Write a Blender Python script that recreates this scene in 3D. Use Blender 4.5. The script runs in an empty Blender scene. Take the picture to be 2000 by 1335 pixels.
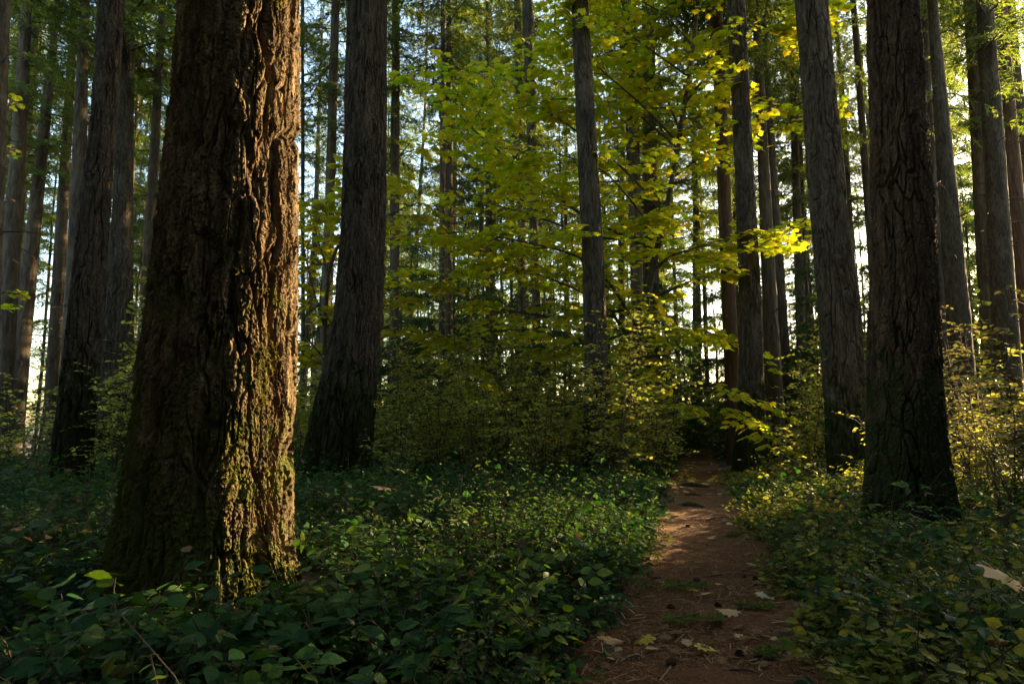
import bpy, math
import numpy as np
from mathutils import Vector, Matrix

# ------------------------------------------------------------------ camera, sky, sun, exposure
scene = bpy.context.scene
COL = scene.collection
CAM_H, F, PITCH = 1.25, 1170.0, math.atan(148 / 1170.0)      # pixels of the 2000 px wide photo
SUN_AZ, SUN_EL = math.radians(54.5), math.radians(9.0)        # azimuth measured from +Y towards +X

cd = bpy.data.cameras.new("camera"); cam = bpy.data.objects.new("camera", cd); COL.objects.link(cam)
cd.sensor_width = 36; cd.lens = F / 2000 * 36; cd.clip_start = 0.05; cd.clip_end = 2000
cam.location = (0, 0, CAM_H); cam.rotation_euler = (math.pi / 2 + PITCH, 0, 0)
scene.camera = cam

w = bpy.data.worlds.new("World"); scene.world = w; w.use_nodes = True
wn = w.node_tree.nodes; wl = w.node_tree.links
sky = wn.new("ShaderNodeTexSky"); sky.sky_type = 'NISHITA'; sky.sun_disc = False
sky.sun_elevation = SUN_EL; sky.sun_rotation = SUN_AZ; sky.air_density = 1.0; sky.dust_density = 1.5; sky.ozone_density = 0.7
wl.new(sky.outputs[0], wn["Background"].inputs[0]); wn["Background"].inputs[1].default_value = 0.15

sd = bpy.data.lights.new("sun", 'SUN'); sun = bpy.data.objects.new("sun", sd); COL.objects.link(sun)
sd.energy = 5.0; sd.angle = math.radians(0.5); sd.color = (1.0, 0.74, 0.39)
SD = Vector((math.sin(SUN_AZ) * math.cos(SUN_EL), math.cos(SUN_AZ) * math.cos(SUN_EL), math.sin(SUN_EL)))
sun.rotation_euler = SD.to_track_quat('Z', 'Y').to_euler(); sun.location = (30, 30, 30)

scene.view_settings.view_transform = 'Standard'; scene.view_settings.look = 'None'
scene.view_settings.gamma = 1; scene.view_settings.exposure = 2.8
cy = scene.cycles
cy.max_bounces = 6; cy.diffuse_bounces = 4; cy.glossy_bounces = 2; cy.transmission_bounces = 4; cy.transparent_max_bounces = 4
cy.caustics_reflective = False; cy.caustics_refractive = False
cy.use_denoising = True

# ------------------------------------------------------------------ helpers
cth, sth = math.cos(PITCH), math.sin(PITCH)
def ray(px, py):
    a, b = (px - 1000) / F, (667.5 - py) / F
    return np.array([a, cth - b * sth, sth + b * cth])
def at(px, py, D):                      # point of that pixel on the plane y = D
    r = ray(px, py); return np.array([0, 0, CAM_H]) + r * (D / r[1])
def on_ground(px, py):
    r = ray(px, py); t = -CAM_H / r[2]; return np.array([r[0] * t, r[1] * t, 0.0])

def hash3(ix, iy, iz, seed):
    h = (ix.astype(np.int64) * 374761393 + iy.astype(np.int64) * 668265263 + iz.astype(np.int64) * 2147483647 + seed * 1274126177) & 0xFFFFFFFF
    h = ((h ^ (h >> 13)) * 1274126177) & 0xFFFFFFFF
    h = ((h ^ (h >> 16)) * 2246822519) & 0xFFFFFFFF
    return ((h ^ (h >> 15)) & 0xFFFFFF) / float(0xFFFFFF)
def vnoise(P, seed=0):                  # value noise, about -1..1
    I = np.floor(P).astype(np.int64); f = P - I; f = f * f * f * (f * (f * 6 - 15) + 10)
    r = 0
    for dx in (0, 1):
        for dy in (0, 1):
            for dz in (0, 1):
                wgt = (f[:, 0] if dx else 1 - f[:, 0]) * (f[:, 1] if dy else 1 - f[:, 1]) * (f[:, 2] if dz else 1 - f[:, 2])
                r = r + wgt * hash3(I[:, 0] + dx, I[:, 1] + dy, I[:, 2] + dz, seed)
    return r * 2 - 1
def fbm(P, oct=4, seed=0, gain=0.5):
    a, r, P = 1.0, 0, np.array(P, float)
    for k in range(oct):
        r = r + a * vnoise(P, seed + k * 7); a *= gain; P = P * 2.03 + 3.1
    return r
def voronoi(P, seed=0):                 # F1, F2, offset from the nearest cell point, random of that cell
    I = np.floor(P).astype(np.int64); f1 = np.full(len(P), 9.0); f2 = np.full(len(P), 9.0); dl = np.zeros_like(P); rid = np.zeros(len(P))
    for dx in (-1, 0, 1):
        for dy in (-1, 0, 1):
            for dz in (-1, 0, 1):
                c = I + (dx, dy, dz)
                q = np.stack([c[:, k] + hash3(c[:, 0], c[:, 1], c[:, 2], seed + 11 * k) for k in range(3)], 1)
                d = np.sqrt(((q - P) ** 2).sum(1))
                n = d < f1
                f2 = np.where(n, f1, np.minimum(f2, d)); f1 = np.where(n, d, f1)
                dl = np.where(n[:, None], P - q, dl); rid = np.where(n, hash3(c[:, 0], c[:, 1], c[:, 2], seed + 77), rid)
    return f1, f2, dl, rid
def sstep(a, b, x):
    t = np.clip((x - a) / (b - a), 0, 1); return t * t * (3 - 2 * t)

def mesh_np(name, V, polys, mats, mat_idx=None, smooth=True):
    me = bpy.data.meshes.new(name)
    V = np.asarray(V, np.float32)
    polys = [np.asarray(p, np.int32) for p in polys if len(p)]
    loops = np.concatenate([p.ravel() for p in polys])
    tot = np.concatenate([np.full(len(p), p.shape[1], np.int32) for p in polys])
    start = np.concatenate([[0], np.cumsum(tot)[:-1]]).astype(np.int32)
    me.vertices.add(len(V)); me.vertices.foreach_set("co", V.ravel())
    me.loops.add(len(loops)); me.loops.foreach_set("vertex_index", loops)
    me.polygons.add(len(tot)); me.polygons.foreach_set("loop_start", start); me.polygons.foreach_set("loop_total", tot)
    for m in mats: me.materials.append(m)
    if mat_idx is not None:
        mi = np.concatenate([np.full(len(p), i, np.int32) for p, i in zip(polys, mat_idx)])
        me.polygons.foreach_set("material_index", mi)
    me.polygons.foreach_set("use_smooth", np.full(len(tot), smooth))
    me.update(calc_edges=True)
    return me
def link(name, me, parent=None, loc=(0, 0, 0)):
    o = bpy.data.objects.new(name, me); COL.objects.link(o); o.location = loc
    if parent: o.parent = parent
    return o
def tag(o, label=None, cat=None, group=None, kind=None):
    if label: o['label'] = label
    if cat: o['category'] = cat
    if group: o['group'] = group
    if kind: o['kind'] = kind
    return o
def empty(name, loc, label, cat, group=None, rz=0):
    o = bpy.data.objects.new(name, None); COL.objects.link(o); o.location = loc; o.rotation_euler = (0, 0, rz)
    o.empty_display_size = 0.2
    return tag(o, label, cat, group)

class Geo:                              # collects pieces of one mesh
    def __init__(s): s.V = []; s.P = []; s.M = []; s.n = 0
    def add(s, V, polys, mat=0):
        V = np.asarray(V, float).reshape(-1, 3)
        for p in polys:
            p = np.asarray(p)
            if len(p): s.P.append(p + s.n); s.M.append(mat)
        s.V.append(V); s.n += len(V)
    def mesh(s, name, mats, smooth=True): return mesh_np(name, np.concatenate(s.V), s.P, mats, s.M, smooth)
    def tube(s, pts, rad, k=5, mat=0):
        pts = np.asarray(pts, float); n = len(pts); rad = np.broadcast_to(rad, (n,))
        t = np.gradient(pts, axis=0); t /= np.linalg.norm(t, axis=1)[:, None] + 1e-9
        ref = np.where(np.abs(t[:, 2:3]) > 0.9, np.array([[1.0, 0, 0]]), np.array([[0, 0, 1.0]]))
        a = np.cross(t, ref); a /= np.linalg.norm(a, axis=1)[:, None] + 1e-9; b = np.cross(t, a)
        th = np.arange(k) / k * 2 * np.pi
        V = pts[:, None] + rad[:, None, None] * (a[:, None] * np.cos(th)[None, :, None] + b[:, None] * np.sin(th)[None, :, None])
        i = np.arange(n - 1)[:, None] * k; j = np.arange(k)[None]; j2 = (j + 1) % k
        q = np.stack([i + j, i + j2, i + k + j2, i + k + j], -1).reshape(-1, 4)
        s.add(V.reshape(-1, 3), [q], mat)
    def inst(s, tv, tp, pos, ax, nor, L, mat=0, wid=None):   # template along +x (length 1), normal +z
        ax = ax / (np.linalg.norm(ax, axis=1)[:, None] + 1e-9)
        sd_ = np.cross(nor, ax); sd_ /= np.linalg.norm(sd_, axis=1)[:, None] + 1e-9
        nn = np.cross(ax, sd_); L = np.broadcast_to(L, (len(pos),))
        wy = L if wid is None else L * wid
        V = pos[:, None] + (tv[None, :, 0:1] * ax[:, None]) * L[:, None, None] + (tv[None, :, 1:2] * sd_[:, None]) * wy[:, None, None] \
            + (tv[None, :, 2:3] * nn[:, None]) * L[:, None, None]
        off = (np.arange(len(pos)) * len(tv))[:, None, None]
        s.add(V.reshape(-1, 3), [(np.asarray(p)[None] + off).reshape(-1, np.asarray(p).shape[1]) for p in tp], mat)

# ------------------------------------------------------------------ materials
def newmat(name):
    m = bpy.data.materials.new(name); m.use_nodes = True
    nt = m.node_tree; nt.nodes.clear(); out = nt.nodes.new("ShaderNodeOutputMaterial")
    return m, nt, out
def N(nt, typ, **kw):
    n = nt.nodes.new(typ)
    for k, v in kw.items():
        if k in n.inputs: n.inputs[k].default_value = v
        else: setattr(n, k, v)
    return n
def ramp(nt, fac, stops):
    r = nt.nodes.new("ShaderNodeValToRGB"); e = r.color_ramp.elements
    while len(e) < len(stops): e.new(0.5)
    for i, (p, c) in enumerate(stops): e[i].position = p; e[i].color = (*c, 1)
    nt.links.new(fac, r.inputs[0]); return r.outputs[0]
def mixc(nt, f, a, b):
    m = nt.nodes.new("ShaderNodeMix"); m.data_type = 'RGBA'
    for s, v in ((0, f), (6, a), (7, b)):
        if hasattr(v, 'is_linked'): nt.links.new(v, m.inputs[s])
        else: m.inputs[s].default_value = v if s == 0 else (*v, 1)
    return m.outputs[2]
def scaled(nt, sc, src='Object'):
    tc = nt.nodes.new("ShaderNodeTexCoord"); mp = nt.nodes.new("ShaderNodeMapping"); mp.inputs['Scale'].default_value = sc
    nt.links.new(tc.outputs[src], mp.inputs[0]); return mp.outputs[0], tc.outputs[src]
def noise(nt, vec, sc, det=4, rough=0.55):
    n = nt.nodes.new("ShaderNodeTexNoise"); n.inputs['Scale'].default_value = sc; n.inputs['Detail'].default_value = det
    n.inputs['Roughness'].default_value = rough; nt.links.new(vec, n.inputs['Vector']); return n.outputs['Fac']
def math_(nt, op, a, b=None, clamp=False):
    m = nt.nodes.new("ShaderNodeMath"); m.operation = op; m.use_clamp = clamp
    for i, v in enumerate((a, b)):
        if v is None: continue
        if hasattr(v, 'is_linked'): nt.links.new(v, m.inputs[i])
        else: m.inputs[i].default_value = v
    return m.outputs[0]

def bark_mat(name, dark, mid, pale, moss_col, moss_low, moss_top, stretch=0.22, bump=0.02, freq=26, moss_bias=0.0):
    m, nt, out = newmat(name)
    v, raw = scaled(nt, (1, 1, stretch))
    n1 = noise(nt, v, freq, 6, 0.65); n2 = noise(nt, v, freq * 0.25, 4); n3 = noise(nt, raw, 70, 4, 0.7); n4 = noise(nt, raw, 3.1, 6, 0.7)
    f = math_(nt, 'ADD', math_(nt, 'MULTIPLY', n1, 0.55), math_(nt, 'MULTIPLY', n2, 0.45))
    c = ramp(nt, f, [(0.34, dark), (0.5, mid), (0.66, pale)])
    sep = nt.nodes.new("ShaderNodeSeparateXYZ"); nt.links.new(raw, sep.inputs[0])
    zf = nt.nodes.new("ShaderNodeMapRange"); zf.inputs[1].default_value = 0.0; zf.inputs[2].default_value = moss_top
    zf.inputs[3].default_value = moss_low; zf.inputs[4].default_value = 0.0; nt.links.new(sep.outputs[2], zf.inputs[0])
    side = math_(nt, 'MULTIPLY', sep.outputs[0], -moss_bias)
    mm = math_(nt, 'ADD', math_(nt, 'ADD', math_(nt, 'ADD', n4, math_(nt, 'MULTIPLY', n3, 0.35)), zf.outputs[0]), side)
    mf = nt.nodes.new("ShaderNodeMapRange"); mf.interpolation_type = 'SMOOTHSTEP'
    mf.inputs[1].default_value = 0.83; mf.inputs[2].default_value = 1.0; nt.links.new(mm, mf.inputs[0])
    mc = ramp(nt, n3, [(0.3, tuple(x * 0.55 for x in moss_col)), (0.7, moss_col)])
    c2 = mixc(nt, mf.outputs[0], c, mc)
    b = N(nt, "ShaderNodeBsdfPrincipled", Roughness=0.95); b.inputs['Specular IOR Level'].default_value = 0.15
    nt.links.new(c2, b.inputs['Base Color'])
    bp = nt.nodes.new("ShaderNodeBump"); bp.inputs['Strength'].default_value = 1.0; bp.inputs['Distance'].default_value = bump
    nt.links.new(math_(nt, 'ADD', n1, math_(nt, 'MULTIPLY', n3, 0.5)), bp.inputs['Height'])
    nt.links.new(bp.outputs[0], b.inputs['Normal']); nt.links.new(b.outputs[0], out.inputs[0])
    return m

def leaf_mat(name, cols, transl=0.4, rough=0.45, spec=0.4, tmul=(1.15, 1.1, 0.7)):
    m, nt, out = newmat(name)
    g = nt.nodes.new("ShaderNodeNewGeometry")
    k = len(cols) - 1
    c = ramp(nt, g.outputs['Random Per Island'], [(i / k, col) for i, col in enumerate(cols)])
    tc = nt.nodes.new("ShaderNodeTexCoord"); n = noise(nt, tc.outputs['Object'], 40, 3)
    hs = nt.nodes.new("ShaderNodeHueSaturation"); nt.links.new(c, hs.inputs['Color'])
    nt.links.new(math_(nt, 'ADD', math_(nt, 'MULTIPLY', n, 0.6), 0.7), hs.inputs['Value'])
    c = hs.outputs[0]
    b = N(nt, "ShaderNodeBsdfPrincipled", Roughness=rough); b.inputs['Specular IOR Level'].default_value = spec
    nt.links.new(c, b.inputs['Base Color'])
    t = nt.nodes.new("ShaderNodeBsdfTranslucent")
    mu = nt.nodes.new("ShaderNodeMix"); mu.data_type = 'RGBA'; mu.blend_type = 'MULTIPLY'; mu.inputs[0].default_value = 1
    nt.links.new(c, mu.inputs[6]); mu.inputs[7].default_value = (*tmul, 1); nt.links.new(mu.outputs[2], t.inputs[0])
    mx = nt.nodes.new("ShaderNodeMixShader"); mx.inputs[0].default_value = transl
    nt.links.new(b.outputs[0], mx.inputs[1]); nt.links.new(t.outputs[0], mx.inputs[2]); nt.links.new(mx.outputs[0], out.inputs[0])
    return m

def plain_mat(name, a, bcol, sc=20, rough=0.9):
    m, nt, out = newmat(name)
    tc = nt.nodes.new("ShaderNodeTexCoord"); n = noise(nt, tc.outputs['Object'], sc, 4)
    b = N(nt, "ShaderNodeBsdfPrincipled", Roughness=rough); b.inputs['Specular IOR Level'].default_value = 0.2
    nt.links.new(ramp(nt, n, [(0.35, a), (0.65, bcol)]), b.inputs['Base Color']); nt.links.new(b.outputs[0], out.inputs[0])
    return m

M = {}
M['bark_giant'] = bark_mat('bark_giant', (0.030, 0.019, 0.010), (0.078, 0.051, 0.026), (0.20, 0.14, 0.076), (0.085, 0.088, 0.016), 0.34, 3.2, 0.25, 0.012, 30, 0.12)
M['bark_grey'] = bark_mat('bark_grey', (0.036, 0.029, 0.020), (0.088, 0.073, 0.055), (0.16, 0.138, 0.108), (0.034, 0.046, 0.013), 0.46, 3.0, 0.25, 0.012, 26, 0.0)
M['bark_brown'] = bark_mat('bark_brown', (0.026, 0.017, 0.011), (0.070, 0.046, 0.029), (0.13, 0.091, 0.060), (0.030, 0.042, 0.012), 0.50, 3.0, 0.25, 0.012, 28, 0.0)
M['bark_moss'] = bark_mat('bark_moss', (0.026, 0.020, 0.014), (0.062, 0.049, 0.036), (0.115, 0.093, 0.070), (0.030, 0.042, 0.012), 0.54, 3.0, 0.25, 0.012, 28, 0.0)
M['bark_far'] = bark_mat('bark_far', (0.045, 0.035, 0.026), (0.10, 0.080, 0.060), (0.165, 0.138, 0.108), (0.04, 0.05, 0.018), 0.2, 3.0, 0.2, 0.02, 14, 0.0)
M['bark_cedar'] = bark_mat('bark_cedar', (0.045, 0.026, 0.016), (0.105, 0.064, 0.042), (0.17, 0.11, 0.075), (0.04, 0.05, 0.018), 0.2, 2.0, 0.06, 0.015, 30, 0.0)
M['twig'] = plain_mat('twig', (0.06, 0.045, 0.035), (0.13, 0.10, 0.08))
M['maple_wood'] = plain_mat('maple_wood', (0.05, 0.045, 0.03), (0.10, 0.09, 0.055), 12)
M['needles'] = leaf_mat('needles', [(0.042, 0.092, 0.03), (0.085, 0.145, 0.04), (0.13, 0.185, 0.045), (0.19, 0.20, 0.05)], 0.62, 0.55, 0.3, (1.5, 1.35, 0.6))
M['hemlock'] = leaf_mat('hemlock', [(0.03, 0.075, 0.03), (0.05, 0.11, 0.04), (0.085, 0.13, 0.042)], 0.5, 0.5, 0.3)
M['maple'] = leaf_mat('maple', [(0.28, 0.43, 0.022), (0.48, 0.54, 0.026), (0.62, 0.58, 0.032), (0.68, 0.54, 0.038), (0.36, 0.48, 0.022)], 0.68, 0.5, 0.2, (1.04, 1.06, 0.6))
M['maple_gold'] = leaf_mat('maple_gold', [(0.50, 0.45, 0.03), (0.60, 0.50, 0.035), (0.38, 0.42, 0.025), (0.62, 0.48, 0.04)], 0.6, 0.5, 0.25, (1.0, 1.05, 0.6))
M['shrub_leaf'] = leaf_mat('shrub_leaf', [(0.22, 0.29, 0.055), (0.38, 0.40, 0.08), (0.54, 0.49, 0.11), (0.31, 0.36, 0.07), (0.15, 0.22, 0.045)], 0.6, 0.5, 0.3)
M['shrub_pale'] = leaf_mat('shrub_pale', [(0.12, 0.13, 0.04), (0.19, 0.175, 0.06), (0.22, 0.185, 0.07), (0.10, 0.12, 0.035), (0.16, 0.145, 0.05)], 0.4, 0.5, 0.3)
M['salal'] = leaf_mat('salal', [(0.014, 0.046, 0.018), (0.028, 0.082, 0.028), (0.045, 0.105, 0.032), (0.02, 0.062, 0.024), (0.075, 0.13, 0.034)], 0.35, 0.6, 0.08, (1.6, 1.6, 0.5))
M['salal_sunlit'] = leaf_mat('salal_sunlit', [(0.06, 0.13, 0.03), (0.10, 0.19, 0.035), (0.14, 0.21, 0.04)], 0.45, 0.45, 0.25, (1.5, 1.4, 0.4))  # lighter salal copy: sunlight put into the leaf colour of the lit plants
M['berry_leaf'] = leaf_mat('berry_leaf', [(0.09, 0.15, 0.03), (0.20, 0.23, 0.04), (0.32, 0.29, 0.05), (0.13, 0.18, 0.05)], 0.45, 0.6, 0.1)
M['dead_leaf'] = leaf_mat('dead_leaf', [(0.13, 0.072, 0.034), (0.20, 0.125, 0.06), (0.085, 0.042, 0.026)], 0.2, 0.7, 0.2)
M['fall_yellow'] = leaf_mat('fall_yellow', [(0.60, 0.42, 0.05), (0.62, 0.46, 0.10)], 0.3, 0.6, 0.25)
M['fall_tan'] = leaf_mat('fall_tan', [(0.45, 0.30, 0.15), (0.55, 0.38, 0.20)], 0.2, 0.7, 0.2)
M['fall_pale'] = leaf_mat('fall_pale', [(0.60, 0.52, 0.34), (0.62, 0.54, 0.38)], 0.2, 0.7, 0.2)
M['moss'] = leaf_mat('moss', [(0.05, 0.06, 0.01), (0.10, 0.105, 0.014), (0.16, 0.15, 0.018)], 0.4, 0.8, 0.1)

# ------------------------------------------------------------------ terrain
def path_edges():
    L = [(1175, 1335), (1225, 1235), (1262, 1150), (1300, 1050), (1311, 985), (1320, 945), (1338, 905)]
    R = [(1600, 1335), (1545, 1235), (1500, 1150), (1452, 1050), (1418, 985), (1400, 945), (1392, 905)]
    a = np.array([on_ground(*p)[:2] for p in L]); b = np.array([on_ground(*p)[:2] for p in R])
    a = np.vstack([[a[0] - 2.6 * (a[1] - a[0])], [a[0] - 1.2 * (a[1] - a[0])], a, [a[-1] + (1.2, 4)], [a[-1] + (4, 9)], [a[-1] + (9, 13)]])
    b = np.vstack([[b[0] - 2.6 * (b[1] - b[0])], [b[0] - 1.2 * (b[1] - b[0])], b, [b[-1] + (1.4, 3.6)], [b[-1] + (4.4, 8)], [b[-1] + (9.4, 11.8)]])
    return a, b
PA, PB = path_edges()
PC = (PA + PB) / 2; PW = np.linalg.norm(PB - PA, axis=1) / 2
_t = np.linspace(0, len(PC) - 1, 220); _k = np.arange(len(PC))
PCD = np.stack([np.interp(_t, _k, PC[:, 0]), np.interp(_t, _k, PC[:, 1])], 1); PWD = np.interp(_t, _k, PW)
for _ in range(3):
    PCD[1:-1] = (PCD[:-2] + 2 * PCD[1:-1] + PCD[2:]) / 4
def path_dist(X):                       # distance beyond the path edge (negative = on the path)
    X = np.asarray(X)[:, :2]; r = np.empty(len(X))
    for i in range(0, len(X), 20000):
        d = np.sqrt(((X[i:i + 20000, None] - PCD[None]) ** 2).sum(2)) - PWD[None]; r[i:i + 20000] = d.min(1)
    return r
def terrain(x, y):
    x = np.asarray(x, float); y = np.asarray(y, float)
    r = np.sqrt(x * x + y * y)
    drop = sstep(22, 120, r + np.where(x < 0, -x * 0.35, 0)) * 9.0
    P = np.stack([x * 0.7, y * 0.7, np.zeros_like(x)], -1).reshape(-1, 3)
    n = fbm(P, 3, 5).reshape(x.shape) * 0.05
    d = path_dist(np.stack([x.ravel(), y.ravel()], 1)).reshape(x.shape)
    bank = sstep(-0.1, 0.6, d) * 0.07 * (1 - sstep(15, 25, r))
    return n * sstep(0.2, 1.0, d) + bank - drop
def terr1(p): return float(terrain(np.array([p[0]]), np.array([p[1]]))[0])

def build_ground():
    rr = np.concatenate([np.linspace(0.0, 12, 70), 12 * 1.06 ** np.arange(1, 75)]); rr = rr[rr < 900]
    th = np.linspace(0, 2 * np.pi, 200, endpoint=False)
    R_, T_ = np.meshgrid(rr, th, indexing='ij'); X = R_ * np.sin(T_); Y = R_ * np.cos(T_)
    Z = terrain(X, Y); n = len(th)
    i = np.arange(len(rr) - 1)[:, None] * n; j = np.arange(n)[None]; j2 = (j + 1) % n
    q = np.stack([i + j, i + n + j, i + n + j2, i + j2], -1).reshape(-1, 4)
    m, nt, out = newmat('forest_soil')
    tc = nt.nodes.new("ShaderNodeTexCoord"); v = tc.outputs['Object']
    n1 = noise(nt, v, 9, 8, 0.7); n2 = noise(nt, v, 0.8, 4)
    c = ramp(nt, n1, [(0.3, (0.030, 0.020, 0.013)), (0.5, (0.07, 0.045, 0.03)), (0.7, (0.12, 0.085, 0.05))])
    c = mixc(nt, math_(nt, 'MULTIPLY', n2, 0.5), c, (0.045, 0.055, 0.02))
    b = N(nt, "ShaderNodeBsdfPrincipled", Roughness=1.0); nt.links.new(c, b.inputs['Base Color'])
    bp = nt.nodes.new("ShaderNodeBump"); bp.inputs['Distance'].default_value = 0.03; nt.links.new(n1, bp.inputs['Height'])
    nt.links.new(bp.outputs[0], b.inputs['Normal']); nt.links.new(b.outputs[0], out.inputs[0])
    V = np.stack([X, Y, Z], -1).reshape(-1, 3)
    tag(link('ground', mesh_np('ground', V, [q], [m])), kind='structure')

    # path ribbon
    k = 28; t = np.gradient(PCD, axis=0); t /= np.linalg.norm(t, axis=1)[:, None]; s = np.stack([t[:, 1], -t[:, 0]], 1)
    tt = np.linspace(0, len(PCD) - 1, 700); ii = np.arange(len(PCD))
    f = lambda a: np.interp(tt, ii, a)
    C = np.stack([f(PCD[:, 0]), f(PCD[:, 1])], 1); S = np.stack([f(s[:, 0]), f(s[:, 1])], 1); W = f(PWD)
    u = np.linspace(-1, 1, k)
    XY = C[:, None] + S[:, None] * (u[None, :, None] * (W[:, None, None] + 0.10))
    wob = fbm(np.stack([C[:, 0] * 2.2, C[:, 1] * 2.2, C[:, 0] * 0], 1), 3, 3) * 0.07
    XY = XY + S[:, None] * (wob[:, None, None] * np.abs(u)[None, :, None])
    Pn = np.stack([XY[..., 0], XY[..., 1], XY[..., 0] * 0], -1).reshape(-1, 3)
    z0 = terrain(XY[..., 0], XY[..., 1])
    z = np.maximum(z0, -0.01) + 0.042 + 0.010 * fbm(Pn * 7, 3, 8).reshape(z0.shape) + 0.022 * vnoise(Pn * 2.1, 18).reshape(z0.shape) + 0.035 * (u[None] ** 2) - 0.03 * (np.abs(u)[None] > 0.97)
    z = np.where(C[:, 1][:, None] > 14, np.maximum(z, z0 + 0.012), z)
    V = np.stack([XY[..., 0], XY[..., 1], z], -1).reshape(-1, 3)
    i = np.arange(699)[:, None] * k; j = np.arange(k - 1)[None]
    q = np.stack([i + j, i + j + 1, i + k + j + 1, i + k + j], -1).reshape(-1, 4)
    m, nt, out = newmat('needle_path')
    tc = nt.nodes.new("ShaderNodeTexCoord"); v = tc.outputs['Object']
    n1 = noise(nt, v, 60, 8, 0.75); n2 = noise(nt, v, 2.2, 5); n3 = noise(nt, v, 220, 3, 0.7)
    c = ramp(nt, n1, [(0.38, (0.034, 0.015, 0.007)), (0.5, (0.15, 0.064, 0.025)), (0.62, (0.29, 0.135, 0.055))])
    c = mixc(nt, ramp(nt, n2, [(0.42, (0, 0, 0)), (0.62, (.6, .6, .6))]), c, (0.11, 0.048, 0.022))
    c = mixc(nt, math_(nt, 'MULTIPLY', n3, 0.3), c, (0.24, 0.13, 0.07))
    b = N(nt, "ShaderNodeBsdfPrincipled", Roughness=0.95); b.inputs['Specular IOR Level'].default_value = 0.15
    nt.links.new(c, b.inputs['Base Color'])
    bp = nt.nodes.new("ShaderNodeBump"); bp.inputs['Distance'].default_value = 0.012
    nt.links.new(math_(nt, 'ADD', n1, n3), bp.inputs['Height'])
    nt.links.new(bp.outputs[0], b.inputs['Normal']); nt.links.new(b.outputs[0], out.inputs[0])
    tag(link('path', mesh_np('path', V, [q], [m])), kind='structure')
build_ground()

# ------------------------------------------------------------------ trunks
TRUNKS = []                             # (x, y, r) for keeping plants out of trunks
def bark_disp(P, seed, plate, style):
    """relief of furrowed bark: flaky plates parted by steep vertical fissures"""
    wp = np.stack([fbm(P * (6, 6, 2.5), 3, seed + 1), fbm(P * (6, 6, 2.5), 3, seed + 2), fbm(P * (4, 4, 2), 2, seed + 3)], 1)
    Q = P + wp * (0.022, 0.022, 0.06)
    f1, f2, dl, r1 = voronoi(Q / (plate, plate, plate * 5.0), seed)
    wide = 0.07 + 0.10 * (0.5 + 0.5 * vnoise(P * (6, 6, 2), seed + 8))
    depth = (0.30 if style == 0 else 0.42) * (0.35 + sstep(-0.3, 0.6, vnoise(P * (7, 7, 3), seed + 12)))
    crack = depth * (1 - sstep(0.0, 1.0, (f2 - f1) / wide))
    slab = 0.16 * r1 + 0.10 * dl[:, 2] * (r1 - 0.3)
    g1, g2, dg, r2 = voronoi((Q + wp * 0.012) / (plate * 0.30, plate * 0.30, plate * 0.85), seed + 5)
    fm = sstep(-0.5, 0.5, vnoise(P * (8, 8, 5), seed + 15))
    flake = 0.11 * fm * r2 - 0.09 * fm * dg[:, 2] * (0.3 + r2) + 0.05 * sstep(0, .25, g2 - g1)
    k1, k2, dk, r3 = voronoi(Q / (plate * 0.13, plate * 0.13, plate * 0.16), seed + 6)
    scale_ = 0.06 * r3 - 0.03 * dk[:, 2]
    rid = np.abs(fbm(Q / (plate * 1.7, plate * 1.7, plate * 15), 4, seed + 4))
    fis = (0.36 if style == 0 else 0.44) * (1 - sstep(0.0, 0.15, rid))
    fold = np.abs(fbm(P / (plate * 4.5, plate * 4.5, plate * 24) + wp * 0.06, 3, seed + 14))
    fo = 0.50 * (1 - sstep(0.0, 0.17, fold)) if style == 0 else 0
    return 0.72 + slab + flake + scale_ - crack - fis - fo + 0.06 * fbm(P * (60, 60, 50), 2, seed + 9)

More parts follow.
